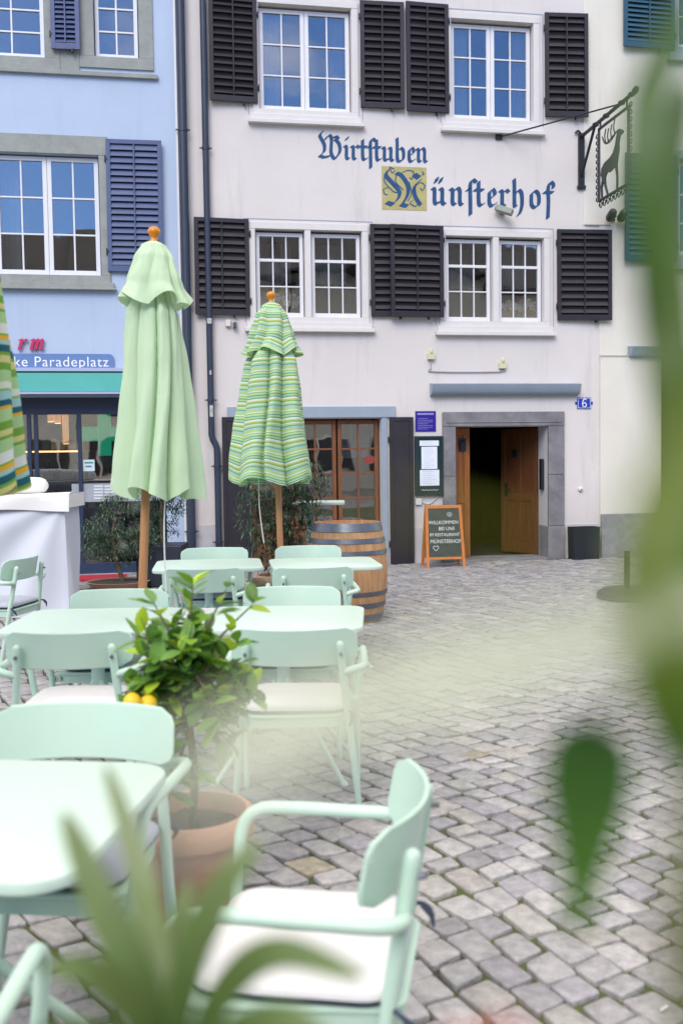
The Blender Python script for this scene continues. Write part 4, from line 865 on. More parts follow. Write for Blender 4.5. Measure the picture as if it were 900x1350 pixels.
# parasol base at the right
g0 = on_z(826, 790); t_ = thing('parasol_stand', 'black round parasol base with a bare pole on the cobbles at right', 'parasol base', (g0.x, g0.y, 0))
b = MB(); b.lathe([(.30, 0.012), (.31, .03), (.30, .08), (.24, .115), (.06, .12)], 40); b.build('base', M_black, t_, smooth=True)
b = MB(); b.tube([(0, 0, .12), (0, 0, .50)], .03, 16, cap=False); b.lathe([(.03, .498), (.03, .5)], 16); b.build('pole_socket', M_black, t_, smooth=True)

# ------------------------------------------------------------------ chairs and tables
def build_chair(label, cushion, loc, rot):
    c = thing('armchair', label, 'chair', loc, rot, 'mint metal armchairs of the terrace')
    b = MB(); ring = [(x * (1 - .13 * (y < 0)), y) for x, y in rrect(.47, .45, .06)]; slab(b, ring, .445, .457, .004); b.build('seat', M_mint, c, smooth=True)
    b = MB()
    ring2 = [(x * .965, y * .965) for x, y in ring]; n = len(ring2)
    vs = [(x, y, .405) for x, y in ring2] + [(x, y, .4445) for x, y in ring2] + [(x * .93, y * .93, .405) for x, y in ring2] + [(x * .93, y * .93, .4445) for x, y in ring2]
    b.add(vs, [(k, (k + 1) % n, n + (k + 1) % n, n + k) for k in range(n)] + [(2 * n + k, 3 * n + k, 3 * n + (k + 1) % n, 2 * n + (k + 1) % n) for k in range(n)] + [(k, 2 * n + k, 2 * n + (k + 1) % n, (k + 1) % n) for k in range(n)])
    b.build('apron', M_mint, c, smooth=True)
    # backrest: curved, round cornered
    b = MB(); NX, NZ = 22, 8; Wd, Hd, r = .52, .155, .045; outer = []
    def pt(u, v, off):
        x = u; ys = -.245 + .085 * (abs(u) / .26) ** 2.1 - (v) * .20 + off; return (x, ys, .735 + v)
    rr = rrect(Wd, Hd, r, 6); n = len(rr); T = .011
    lv = [(.90, 0), (.975, 0), (1.0, .25), (1.0, .75), (.975, 1), (.90, 1)]; vs = []
    def insetpt(p, k): return (p[0] - (1 - k) * Hd * .5 * math.copysign(1, p[0]) * min(1, abs(p[0]) / .2), p[1] * (1 - (1 - k)))
    grid = MB()
    # build as grid clipped to the rounded outline: rows across z, each row spans its own width
    rows = []
    for j in range(NZ + 1):
        v = -Hd / 2 + Hd * j / NZ; dv = max(0, abs(v) - (Hd / 2 - r)); hwid = Wd / 2 - r + math.sqrt(max(0, r * r - dv * dv)); rows.append((v, hwid))
    vs = []
    for side in (0, 1):
        for v, hw_ in rows:
            for i in range(NX + 1):
                u = -hw_ + 2 * hw_ * i / NX; vs.append(pt(u, v, T * side))
    m_ = (NX + 1) * (NZ + 1); fs = []
    for j in range(NZ):
        for i in range(NX):
            a = j * (NX + 1) + i; fs.append((a, a + 1, a + NX + 2, a + NX + 1)); fs.append((m_ + a, m_ + a + NX + 1, m_ + a + NX + 2, m_ + a + 1))
    for i in range(NX): fs.append((i, m_ + i, m_ + i + 1, i + 1)); a = NZ * (NX + 1) + i; fs.append((a, a + 1, m_ + a + 1, m_ + a))
    for j in range(NZ): a = j * (NX + 1); fs.append((a, a + NX + 1, m_ + a + NX + 1, m_ + a)); a += NX; fs.append((a, m_ + a, m_ + a + NX + 1, a + NX + 1))
    grid.add(vs, fs); o = grid.build('backrest', M_mint, c, smooth=True); bv = o.modifiers.new('bevel', 'BEVEL'); bv.width = .004; bv.segments = 2; bv.limit_method = 'ANGLE'; bv.angle_limit = math.radians(60)
    for s in (-1, 1):
        b = MB(); b.tube([(s * .190, -.240, .750), (s * .199, -.222, .64), (s * .219, -.192, .45), (s * .242, -.157, .22), (s * .262, -.125, .012)], [.0165, .0165, .016, .0145, .0125], 14, smooth=4); b.build('leg', M_mint, c, smooth='all')
        b = MB(); b.tube([(s * .20, -.222, .635), (s * .245, -.224, .648), (s * .283, -.19, .655), (s * .287, -.06, .658), (s * .285, .10, .66), (s * .282, .175, .652), (s * .278, .212, .61), (s * .268, .222, .52), (s * .255, .226, .42), (s * .252, .232, .2), (s * .252, .236, .012)], [.0155] * 7 + [.015, .0145, .0135, .0125], 14, smooth=5); b.build('armrest', M_mint, c, smooth='all')
        b = MB(); b.box(min(s * .215, s * .262), max(s * .215, s * .262), .14, .215, .415, .437); b.build('bracket', M_mint, c, bev=.004)
        b = MB(); b.tube([(s * .193, -.262, .715), (s * .193, -.244, .715)], .007, 8); b.build('bolt', M_gal, c, smooth=True)
    # cushion
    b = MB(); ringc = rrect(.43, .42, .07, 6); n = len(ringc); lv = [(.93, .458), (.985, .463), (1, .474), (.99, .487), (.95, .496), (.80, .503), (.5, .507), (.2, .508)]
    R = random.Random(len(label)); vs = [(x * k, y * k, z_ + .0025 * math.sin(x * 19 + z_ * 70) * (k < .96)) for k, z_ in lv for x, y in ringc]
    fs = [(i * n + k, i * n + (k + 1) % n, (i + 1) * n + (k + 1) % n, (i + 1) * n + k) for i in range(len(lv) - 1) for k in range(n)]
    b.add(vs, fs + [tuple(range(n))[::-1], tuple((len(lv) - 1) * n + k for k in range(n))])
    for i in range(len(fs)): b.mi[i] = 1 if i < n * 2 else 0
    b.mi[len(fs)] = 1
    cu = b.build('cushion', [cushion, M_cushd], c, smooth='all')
    for s in (-1, 1):
        b = MB(); b.tube([(s * .20, -.19, .465), (s * .235, -.215, .468), (s * .24, -.24, .45), (s * .225, -.25, .42)], [.006, .005, .008, .004], 6, smooth=3); b.tube([(s * .232, -.222, .462), (s * .236, -.245, .44)], [.004, .008], 6)
        b.build('tie', M_cushd, cu, smooth=True)
    return c
def face(base_px, base_Z, back, rel, dist=.235):
    """seat centre from the position of the backrest; rel = heading relative to the camera axis, degrees clockwise (0 = facing away)"""
    p = spot(base_px, base_Z); h = YAW + math.radians(rel); d = Vector((math.sin(h), math.cos(h), 0)); q = p + d * dist if back else p
    return (q.x, q.y, 0), -h
CH = {}
l, r = face(78, 3.98, True, -1); ch_w = build_chair('mint armchair seen from behind at the left middle table, white cushion', M_cush, l, r)
l, r = face(112, 2.80, True, 186); ch_g = build_chair('largest mint armchair at left, grey cushion, facing us across the nearest table', M_cushg, l, r)
for (px, Z, rel, src, lab) in (
    (382, 3.98, 1, ch_w, 'mint armchair with white cushion seen from behind, right of the lemon tree'),
    (157, 5.32, 180, ch_g, 'mint armchair facing us behind the left middle table, in front of the plain green umbrella'),
    (383, 5.34, 181, ch_g, 'mint armchair facing us behind the table right of the lemon tree'),
    (264, 6.25, -5, ch_w, 'mint armchair seen from behind at the far left table, white cushion'),
    (411, 6.25, -5, ch_g, 'mint armchair seen from behind at the far table beside the barrel'),
    (281, 7.78, 176, ch_g, 'farthest mint armchair facing us behind the far left table'),
    (404, 7.85, 176, ch_g, 'farthest mint armchair facing us, in front of the oleander and barrel'),
    (546, 2.02, -81, ch_w, 'mint armchair turned sideways in the right foreground, white cushion'),
    (34, 7.2, -80, ch_g, 'mint armchair seen side on in front of the white tarpaulin'),
    (-397, 1.27, 0, ch_w, 'mint armchair cut off by the bottom left corner, only its arm in view')):
    l, r = face(px, Z, True, rel); dup(src, l, r, lab)
def build_table(label, loc, rot):
    t = thing('cafe_table', label, 'table', loc, rot, 'mint metal tables of the terrace')
    b = MB(); slab(b, rrect(.78, .72, .10, 9), .712, .740, .007); b.build('tabletop', M_mtop, t, smooth=True)
    b = MB(); b.lathe([(.028, .36), (.032, .40), (.032, .69), (.10, .705), (.10, .711)], 20); b.build('column', M_mint, t, smooth=True)
    for sx_, sy in ((-1, -1), (1, -1), (1, 1), (-1, 1)):
        b = MB(); b.tube([(sx_ * .015, sy * .015, .44), (sx_ * .06, sy * .055, .36), (sx_ * .29, sy * .27, .014)], [.016, .015, .013], 12, smooth=3); b.build('leg', M_mint, t, smooth='all')
        b = MB(); b.tube([(sx_ * .293, sy * .273, .012), (sx_ * .30, sy * .279, .004)], .017, 10); b.build('foot', M_mint, t)
    return t
M_mtop = mat('mint_table_top', srgb(192, 213, 202), .45, var=.03, vscale=5, bump=.02, bscale=300)
def tpos(px, Z, rel):
    p = spot(px, Z); return (p.x, p.y, 0), -(YAW + math.radians(rel))
l, r = tpos(-72, 2.15, 6); tb = build_table('nearest mint table, cut off by the left edge', l, r)
for px, Z, rel, lab in ((122, 4.76, -1, 'mint table in the middle at the left edge, before the plain green umbrella'), (369, 4.76, 2, 'mint table right of the lemon tree, middle row'), (272, 7.25, -7, 'far mint table between the two umbrella poles'), (425, 7.25, -7, 'far mint table in front of the wine barrel')):
    l, r = tpos(px, Z, rel); dup(tb, l, r, lab)
# tall bar table behind the barrel
p = spot(420, 10.2); t_ = thing('bar_table', 'tall narrow mint bar table standing behind the wine barrel', 'table', (p.x, p.y, 0), -YAW)
b = MB(); slab(b, rrect(.52, .5, .08), 1.03, 1.06, .006); b.build('tabletop', M_mtop, t_, smooth=True)
b = MB(); b.box(-.14, -.07, -.03, .03, .02, 1.03); b.box(-.2, .2, -.2, .2, .012, .03); b.build('column', M_mint, t_, bev=.005)

# ------------------------------------------------------------------ barrel
p = spot(456, 9.15); t_ = thing('wine_barrel', 'oak wine barrel with grey steel hoops standing by the house window', 'barrel', (p.x, p.y, 0), .3)
HB = .90; prof = lambda z_: .305 + .066 * (1 - ((z_ - HB / 2) / (HB / 2)) ** 2)
b = MB(); n = 96; rows = [i * HB / 24 for i in range(25)]
vs = [(prof(z_) * (1 - .006 * (k % 4 == 0)) * math.cos(2 * PI * k / n), prof(z_) * (1 - .006 * (k % 4 == 0)) * math.sin(2 * PI * k / n), z_ + .012) for z_ in rows for k in range(n)]
fs = [(i * n + k, i * n + (k + 1) % n, (i + 1) * n + (k + 1) % n, (i + 1) * n + k) for i in range(24) for k in range(n)]
b.add(vs, fs + [tuple(range(n))[::-1]])
b.lathe([(.305, HB + .012), (.285, HB + .012), (.283, HB - .02), (.001, HB - .02)], n, close=False)
b.build('staves', M_wood, t_, smooth=True)
for z0_, z1_ in ((.015, .075), (.135, .18), (.245, .285), (HB - .285, HB - .245), (HB - .18, HB - .135), (HB - .075, HB + .002)):
    b = MB(); b.lathe([(prof(z0_) + .002, z0_ + .012), (prof(z0_) + .006, z0_ + .014), (prof(z1_) + .006, z1_ + .010), (prof(z1_) + .002, z1_ + .012)], 64, close=False); b.build('hoop', M_gal, t_, smooth=True)

# ------------------------------------------------------------------ closed umbrellas
def cloth(prof, nf, seed, lean=0, hem=.02, sharp=.75, rows=70, n=300, twist=.3, tilt_hem=0, vs0=0):
    """prof: list of (z, R, fold depth)"""
    R = random.Random(seed); amp = [R.uniform(.62, 1.2) for _ in range(nf)]; wid = [R.uniform(.6, 1.5) for _ in range(nf)]; tot = sum(wid)
    edges = [0]
    for w_ in wid: edges.append(edges[-1] + w_ / tot * 2 * PI)
    ph = [R.uniform(0, 6.28) for _ in range(6)]; b = MB(); uv = []
    zt_, zb_ = prof[0][0], prof[-1][0]; prof0 = prof[0][0]
    def P(z_):
        for i in range(len(prof) - 1):
            if prof[i][0] >= z_ >= prof[i + 1][0]:
                t = (prof[i][0] - z_) / max(1e-9, prof[i][0] - prof[i + 1][0]); t = t * t * (3 - 2 * t) * .5 + t * .5
                return [prof[i][k] * (1 - t) + prof[i + 1][k] * t for k in (1, 2)]
        return prof[-1][1:]
    vs = []; prevR = None; v = vs0
    for j in range(rows + 1):
        t = j / rows; z_ = zt_ + (zb_ - zt_) * t; R0, dp = P(z_)
        if prevR is not None: v += math.hypot(R0 - prevR, (zt_ - zb_) / rows)
        prevR = R0
        for k in range(n):
            th = 2 * PI * k / n; tw = th + twist * t + .10 * math.sin(3 * t + ph[0]) + .06 * math.sin(7 * t + 2 * th + ph[1]); tw %= 2 * PI
            i = 0
            while i < nf - 1 and edges[i + 1] <= tw: i += 1
            u = (tw - edges[i]) / (edges[i + 1] - edges[i]); lobe = math.sin(PI * u) ** sharp * (1.12 - .62 * (u if i % 3 else 1 - u))
            lobe *= 1 + .12 * math.sin(2 * PI * u + 5 * t + ph[2])
            r = R0 * (1 - dp * (1 - lobe * amp[i])) * (1 + .03 * math.sin(2 * th + ph[3] + 2 * t) + .012 * math.sin(9 * t + 5 * th + ph[4]) + .02 * math.exp(-7 * t) * math.sin(23 * th + ph[1]) + .010 * math.sin(17 * th + 4 * t + ph[5]) * math.sin(6 * t + ph[0]))
            zz = z_ + (hem * math.sin(nf * .5 * th + ph[5]) + hem * (lobe - .6)) * max(0, t - .6) / .4
            vs.append((r * math.cos(th) + lean * (prof0 - zz), r * math.sin(th), zz)); uv.append((th, v + .012 * lobe + (.012 * math.sin(2 * th + ph[3]))))
    fs = [(j * n + k, j * n + (k + 1) % n, (j + 1) * n + (k + 1) % n, (j + 1) * n + k) for j in range(rows) for k in range(n)]
    b.add(vs, fs); b.uv = uv; return b
def umbrella(label, px, Z, mfab, seed, ht, scale_w=1.0, nf=9, zbot=1.27, tilt=0, cord=None, capz=None, lean=0, capw=None, full=0):
    cw_ = capw or scale_w; fu = lambda r: r * scale_w * (1 - full) + .30 * full * scale_w
    p = spot(px, Z); t_ = thing('closed_umbrella', label, 'umbrella', (p.x, p.y, 0), 0, 'closed cafe umbrellas'); t_.rotation_euler = (0, tilt, 0)
    b = MB(); b.tube([(0, 0, .1), (0, 0, ht - .1)], .026, 18, cap=False); b.build('pole', M_pole, t_, smooth=True)
    b = MB(); b.lathe([(.015, ht - .12), (.03, ht - .1), (.03, ht - .085), (.018, ht - .07), (.02, ht - .055), (.036, ht - .035), (.038, ht - .02), (.03, ht - .003), (.012, ht + .006)], 24); b.build('finial', M_fin, t_, smooth='all')
    top = ht - .085; cz = capz or (ht - .44)
    b = cloth([(top, .035, .0), (top - .02, .075, .05), (top - .1, .115 * cw_, .22), (cz + .1, .17 * cw_, .30), (cz, .222 * cw_, .34)], nf - 1, seed, lean, .03, .8, rows=36, vs0=0); b.build('vent_cap', mfab, t_, smooth='all', fixn=False)
    b = cloth([(top - .12, .06, .2), (cz + .03, fu(.115), .50), (cz - .08, fu(.165), .50), (cz - .35, fu(.20), .52), ((cz + zbot) / 2 - .1, fu(.235), .55), (zbot + .12, .27 * scale_w, .55), (zbot, .285 * scale_w, .58)], nf, seed + 5, lean, .03, .36, rows=84, vs0=.3); b.build('canopy', mfab, t_, smooth='all', fixn=False)
    b = MB(); b.box(-.24, .24, -.24, .24, .012, .08); b.tube([(0, 0, .08), (0, 0, .34)], .034, 16, cap=False); b.build('base', mat('granite_base', srgb(120, 120, 124), .8, var=.3, vscale=20), t_, bev=.008)
    if cord:
        b = MB(); b.tube([(cord[0], cord[1], zbot + .15), (cord[0] - .005, cord[1], zbot - .2), (cord[0] + .02, cord[1] - .01, cord[2])], .0045, 6, smooth=4); b.build('cord', mat('white_cord', srgb(222, 220, 214), .8), t_)
    return t_
M_fg = mat('mint_green_canvas', srgb(204, 228, 194), .85, var=.05, vscale=3, bump=.9, bscale=9, sss=.22, stretch=(3, 3, .6))
g1_, g2_, te, ye, wh, lb_, dk = srgb(136, 184, 108), srgb(172, 210, 150), srgb(84, 150, 144), srgb(206, 200, 118), srgb(222, 230, 214), srgb(160, 206, 206), srgb(20, 96, 110)
M_st2 = stripes('narrow_striped_canvas', [(2, g2_), (1, te), (2, wh), (1.2, ye), (2, g1_), (1, wh), (2, g2_), (1, srgb(96, 150, 150)), (1.5, lb_), (1, ye), (2, g2_), (1.2, wh), (1, g1_), (2, srgb(190, 216, 160)), (1, te)], .17)
M_st3 = stripes('broad_striped_canvas', [(14, g2_), (9, srgb(116, 168, 60)), (7, srgb(214, 210, 140)), (4, srgb(116, 168, 60)), (14, g2_), (12, srgb(226, 230, 226)), (2.5, srgb(116, 168, 60)), (6, srgb(232, 178, 48)), (5, lb_), (9, dk), (4, srgb(116, 168, 60)), (9, srgb(214, 210, 140)), (9, srgb(116, 168, 60)), (14, g2_), (8, wh), (3, g1_), (10, lb_), (7, dk), (4, srgb(232, 178, 48))], .46)
umbrella('closed plain mint green umbrella on a wooden pole at left', 175, 5.95, M_fg, 11, 2.885, 1.13, 9, 1.31, .055, (.12, -.12, .72), capz=2.45, lean=.068)
umbrella('closed umbrella with narrow green and teal stripes, second from the left', 370, 8.2, M_st2, 23, 2.86, 1.60, 9, 1.32, -.02, (-.16, -.05, .82), capz=2.37, lean=-.02, capw=1.22)
umbrella('closed umbrella with broad green, white and orange stripes, cut off by the left edge', -76, 3.55, M_st3, 31, 2.90, 1.10, 9, 1.41, 0, capz=2.50, full=.42)

# ------------------------------------------------------------------ plants
def add_leaf(b, p, d, up, L_, W_, col, curl=.15, seg=4, fold=.25, shape=1.0):
    d = Vector(d).normalized(); s = d.cross(Vector(up))
    if s.length < 1e-3: s = d.orthogonal()
    s.normalize(); nrm = s.cross(d).normalized(); o = len(b.v)
    for i in range(seg + 1):
        t = i / seg; wv = W_ * .5 * (math.sin(PI * min(.97, t ** shape * .97 + .02)) ** .8); c = Vector(p) + d * (L_ * t) - nrm * (curl * L_ * t * t)
        b.v += [tuple(c - s * wv + nrm * wv * fold), tuple(c), tuple(c + s * wv + nrm * wv * fold)]; b.c += [(*col, 1)] * 3
    for i in range(seg):
        a = o + i * 3; b.f += [(a, a + 1, a + 4, a + 3), (a + 1, a + 2, a + 5, a + 4)]; b.mi += [0, 0]
def lin(c): return srgb(*c)[:3]
def jit(c, k=.15):
    f = 1 + U(-k, k); return tuple(min(1, x * f) for x in c)
# lemon tree
p = spot(242, 3.02); t_ = thing('lemon_tree', 'small potted lemon tree with glossy leaves in a terracotta pot between the tables', 'potted lemon tree', (p.x, p.y, 0))
b = MB(); b.lathe([(.11, .012), (.125, .02), (.165, .32), (.172, .345), (.192, .35), (.197, .37), (.195, .405), (.185, .42), (.170, .42), (.163, .40), (.160, .34)], 48, close=False); b.lathe([(.11, .012), (.001, .012)], 48, close=False); b.build('pot', M_terr, t_, smooth=True)
b = MB(); n = 30
for i in range(8):
    for k in range(n):
        r = .163 * i / 7; b.v.append((r * math.cos(2 * PI * k / n), r * math.sin(2 * PI * k / n), .365 + U(-.006, .008)))
b.f = [(i * n + k, i * n + (k + 1) % n, (i + 1) * n + (k + 1) % n, (i + 1) * n + k) for i in range(7) for k in range(n)]; b.mi = [0] * len(b.f); b.build('soil', M_soil, t_, smooth='all')
b = MB(); b.tube([(.0, 0, .36), (.012, .0, .52), (0, .01, .68), (-.005, 0, .8)], [.014, .012, .011, .009], 10, smooth=4); fo = MB(); fo.c = []
R = random.Random(5)
tips = []
for i in range(38):
    th = R.uniform(0, 2 * PI); el = R.uniform(-.85, 1.15); ln = R.uniform(.15, .27); d = Vector((math.cos(th) * math.cos(el), math.sin(th) * math.cos(el) * .85, math.sin(el) * .95)); base = Vector((0, 0, R.uniform(.66, .88)))
    tips.append((base, base + d * ln + Vector((-.02, 0, -.01))))
for q in ((-.2, -.02, .80), (.02, .02, 1.12), (.12, 0, 1.10), (-.1, 0, 1.07), (.20, 0, 1.05), (.05, .05, 1.02), (.16, .05, .86), (.19, -.03, .8)): tips.append((Vector((0, 0, .82)), Vector(q)))
for base, tip in tips:
    mid = (base + tip) / 2 + Vector((0, 0, .02)); b.tube([base, mid, tip], [.005, .004, .002], 6, smooth=3)
    for k in range(11):
        t = R.uniform(.2, 1.05); pos = base.lerp(tip, t); dr = (tip - base).normalized(); a = R.uniform(0, 2 * PI)
        side = (dr.orthogonal().normalized() * math.cos(a) + dr.cross(dr.orthogonal()).normalized() * math.sin(a)); d = (dr * .5 + side + Vector((0, 0, .25))).normalized()
        hz = (pos.z - .7) / .4; young = R.random() < .12 + .4 * max(0, hz)
        col = jit(lin((186, 212, 64)) if young and R.random() < .5 else lin((128, 172, 56)) if young else lin((112, 154, 72)) if R.random() < .7 else lin((84, 126, 62)), .2)
        add_leaf(fo, pos, d, (R.uniform(-.4, .4), R.uniform(-.4, .4), 1), R.uniform(.06, .095), R.uniform(.034, .05), col, R.uniform(.0, .3))
b.build('trunk', M_bark, t_, smooth='all'); fo.build('foliage', M_leafa, t_, smooth='all', fixn=False)
for q in ((-.165, -.13, .795), (-.12, -.11, .782)):
    b = MB(); b.lathe([(.002, -.036), (.008, -.033), (.018, -.024), (.026, -.008), (.027, .006), (.021, .02), (.01, .029), (.002, .031)], 18, q); b.build('lemon', mat('lemon_peel', srgb(238, 196, 34), .4, col2=srgb(222, 186, 40), vscale=20, bump=.3, bscale=120), t_, smooth='all')
def olive(label, px, Z, blobs, pot, n, seed, lf=(.04, .06), wl=.015, trunk=None, cols=((84, 108, 84), (116, 138, 110), (54, 76, 56)), cat='olive tree', name='olive_tree'):
    R = random.Random(seed); p = spot(px, Z); t_ = thing(name, label, cat, (p.x, p.y, 0), -YAW); pot(t_)
    fo = MB(); fo.c = []; b = MB(); T0 = Vector(trunk[-1]); b.tube(trunk, [.028] * (len(trunk) - 1) + [.016], 10, smooth=4)
    for (c, r, k) in blobs:
        c = Vector(c)
        nt_ = min(trunk, key=lambda q: (Vector(q) - c).length); b.tube([nt_, (Vector(nt_) + c) / 2 + Vector((0, 0, .02)), c], [.012, .009, .005], 7, smooth=3)
        for i in range(int(n * k * 2.1)):
            # twig with leaves
            d = Vector((R.gauss(0, 1), R.gauss(0, 1), R.gauss(.15, 1))).normalized(); rr = R.random() ** .45; s = c + Vector((d.x * r[0], d.y * r[1], d.z * r[2])) * rr
            ln = R.uniform(.05, .11); dd = (d + Vector((0, 0, .5))).normalized()
            for q in range(7):
                pos = s + dd * ln * q / 7; a = q * 2.4; sd_ = dd.orthogonal().normalized(); sd_ = sd_ * math.cos(a) + dd.cross(sd_) * math.sin(a)
                add_leaf(fo, pos, (dd * .7 + sd_).normalized(), (0, 0, 1), R.uniform(*lf), wl, jit(lin(R.choice(cols)), .25), R.uniform(0, .2), seg=2)
    b.build('trunk', M_bark, t_, smooth='all'); fo.build('foliage', M_oliv, t_, smooth='all', fixn=False); return t_
def bowl(t_):
    b = MB(); b.lathe([(.26, .012), (.30, .03), (.36, .085), (.372, .10), (.35, .10), (.34, .085)], 40, close=False); b.lathe([(.26, .012), (.001, .012)], 40, close=False); b.build('pot', M_terr, t_, smooth=True)
    b = MB(); b.lathe([(.345, .085), (.001, .10)], 32, close=False); b.build('soil', M_soil, t_)
olive('low olive bonsai in a shallow terracotta bowl in front of the pharmacy', 152, 11.6, [((-.02, 0, .93), (.17, .17, .15), .9), ((-.28, 0, .56), (.24, .2, .2), 1.2), ((.0, 0, .5), (.28, .2, .18), 1.3), ((.28, 0, .56), (.2, .2, .18), .9)], bowl, 60, 41, trunk=[(.05, 0, .1), (.02, 0, .22), (-.02, 0, .36), (-.04, 0, .6), (-.02, 0, .85)])
def dark_pot(w_, h_, col=srgb(30, 38, 54)):
    def f(t_):
        b = MB(); b.box(-w_, w_, -w_, w_, .012, h_); b.build('pot', mat('dark_planter', col, .5), t_, bev=.015)
    return f
olive('upright olive tree in a dark square planter behind the plain umbrella pole', 212, 11.9, [((0, 0, .9), (.24, .2, .4), 1.6), ((.05, 0, 1.15), (.2, .2, .3), 1.0)], dark_pot(.27, .5), 60, 43, trunk=[(0, 0, .4), (0, 0, .8), (0, 0, 1.1)], cols=((50, 76, 52), (76, 100, 68), (36, 56, 40)))
def tpot(t_):
    b = MB(); b.lathe([(.14, .012), (.2, .33), (.215, .34), (.215, .38), (.19, .38), (.185, .35)], 36, close=False); b.lathe([(.185, .35), (.001, .36)], 36, close=False); b.build('pot', M_terr, t_, smooth=True)
olive('tall oleander in a pot behind the narrow striped umbrella', 364, 9.6, [((-.10, 0, .95), (.26, .22, .42), 1.9), ((.18, 0, .95), (.24, .22, .42), 1.7), ((.05, 0, .65), (.26, .2, .28), 1.2), ((.3, 0, 1.2), (.16, .16, .24), .7)], tpot, 66, 47, lf=(.05, .085), wl=.014, trunk=[(0, 0, .3), (.0, 0, .6), (.03, 0, 1.0)], cols=((62, 88, 62), (98, 122, 92), (42, 64, 46)), name='oleander', cat='shrub')
# orchids behind the windows
for (px, py, lab) in ((384, 410, 'white orchid behind the first floor window at left'), (684, 413, 'white orchid behind the first floor window at right')):
    q = on_wall(px, py, .3); zb_ = q.z - .12; t_ = thing('orchid', lab, 'orchid', (q.x, .3, hC[2] if px < 500 else hD[2]), 0, 'orchids on the window sills')
    b = MB(); b.lathe([(.05, .0), (.065, .1), (.06, .1)], 20); b.build('pot', M_wpaint, t_)
    st_ = MB(); fl = MB(); R = random.Random(px)
    for s in (-1, 1, .2):
        pts = [(0, 0, .09), (s * .05, 0, .24), (s * .16, -.02, .30), (s * .26, -.02, .24)]; st_.tube(pts, .004, 6, smooth=4)
        for k in range(7):
            t = k / 6; c = Vector((s * (.04 + .22 * t) + R.uniform(-.02, .02), -.03, .24 + .05 * math.sin(t * PI) + R.uniform(-.04, .04)))
            for a in range(5):
                an = a * 2 * PI / 5 + R.random(); fl.prism([(c.x + .028 * math.cos(an) + .022 * math.cos(v * PI / 3), c.z + .028 * math.sin(an) + .022 * math.sin(v * PI / 3)) for v in range(6)], c.y - .002 + .001 * a, c.y + .0005 * a, 'y')
    st_.build('stem', mat('orchid_stem', srgb(70, 100, 50), .6), t_); fl.build('flower', mat('orchid_white', srgb(236, 236, 232), .6), t_)

# ------------------------------------------------------------------ tarpaulin covered counter at the left
pr = spot(84, 9.6); pl_ = spot(-220, 9.6); ex = (pr - pl_); Wt = ex.length
t_ = thing('covered_counter', 'counter wrapped in a pale grey tarpaulin at the left edge', 'covered counter', tuple(pl_), math.atan2(ex.y, ex.x))
Mt_ = mat('grey_tarpaulin', srgb(206, 210, 220), .7, var=.05, vscale=2, bump=.15, bscale=180); HT = 1.16; DT = .5
b = MB(); nx, nz = 90, 40
for j in range(nz + 1):
    for i in range(nx + 1):
        x, z_ = Wt * i / nx, HT * j / nz; e = Wt - x; t = 1 - z_ / HT
        an = math.atan2(HT - z_, max(e, .001)); ds = math.hypot(e, HT - z_)
        f_ = .05 * min(1, ds) * math.sin(an * 9 + .6 * math.sin(ds * 3)) + .02 * math.sin(e * 9 + z_ * 4) * t
        b.v.append((x + (.035 * t * (e < .01)), -.02 - .05 * t + f_, z_ + .012))
o0 = len(b.v); b.f = [(j * (nx + 1) + i, j * (nx + 1) + i + 1, (j + 1) * (nx + 1) + i + 1, (j + 1) * (nx + 1) + i) for j in range(nz) for i in range(nx)]; b.mi = [0] * len(b.f)
for j in range(nz + 1):
    for i in range(13):
        y_, z_ = DT * i / 12, HT * j / nz; t = 1 - z_ / HT; b.v.append((Wt + .035 * t + .04 * math.sin(y_ * 9 + z_ * 3) * t * (i > 0), -.02 - .05 * t + y_ * (1 + .0), z_ + .012))
b.f += [(o0 + j * 13 + i, o0 + j * 13 + i + 1, o0 + (j + 1) * 13 + i + 1, o0 + (j + 1) * 13 + i) for j in range(nz) for i in range(12)]; b.mi += [0] * (nz * 12)
b.box(0, Wt, .0, DT, HT - .03, HT + .01); b.build('tarpaulin', Mt_, t_, smooth=True, fixn=False)
b = MB(); nx = 60
for j, (y_, z_) in enumerate(((DT, HT + .03), (.1, HT + .035), (-.04, HT + .03), (-.07, HT + .0), (-.075, HT - .05), (-.07, HT - .13))):
    for i in range(nx + 1):
        x = -.02 + (Wt + .08) * i / nx; b.v.append((x, y_ + .008 * math.sin(x * 8 + j), z_ + .012 * math.sin(x * 3.1 + j * .4) + (.012 * math.sin(x * 5) if j == 5 else 0) + (.04 if e < 0 else 0)))
b.f = [(j * (nx + 1) + i, j * (nx + 1) + i + 1, (j + 1) * (nx + 1) + i + 1, (j + 1) * (nx + 1) + i) for j in range(5) for i in range(nx)]; b.mi = [0] * len(b.f)
b.box(Wt + .03, Wt + .062, -.07, DT, HT - .1, HT + .035)
b.build('top_cover', mat('white_tarpaulin', srgb(232, 230, 228), .7, bump=.15, bscale=180), t_, smooth=True, fixn=False)
b = MB(); b.tube([(Wt - 1.4, .25, HT + .12), (Wt - .7, .22, HT + .115), (Wt - .29, .2, HT + .11)], [.085, .09, .08], 18, smooth=4)
for a in range(3): b.lathe([(.02 + .02 * a, 0), (.028 + .02 * a, 0)], 14, (0, 0, 0))
o = MB(); o.v = [v for v in b.v[:-84]]; o.f = [f for f in b.f if max(f) < len(o.v)]; o.mi = [0] * len(o.f)
rl = o.build('rolled_cloth', MATS['white_tarpaulin'], None, smooth=True); rl.location = t_.location; rl.rotation_euler = t_.rotation_euler; tag(rl, 'rolled up white cloth lying on the tarpaulin covered counter', 'cloth roll')
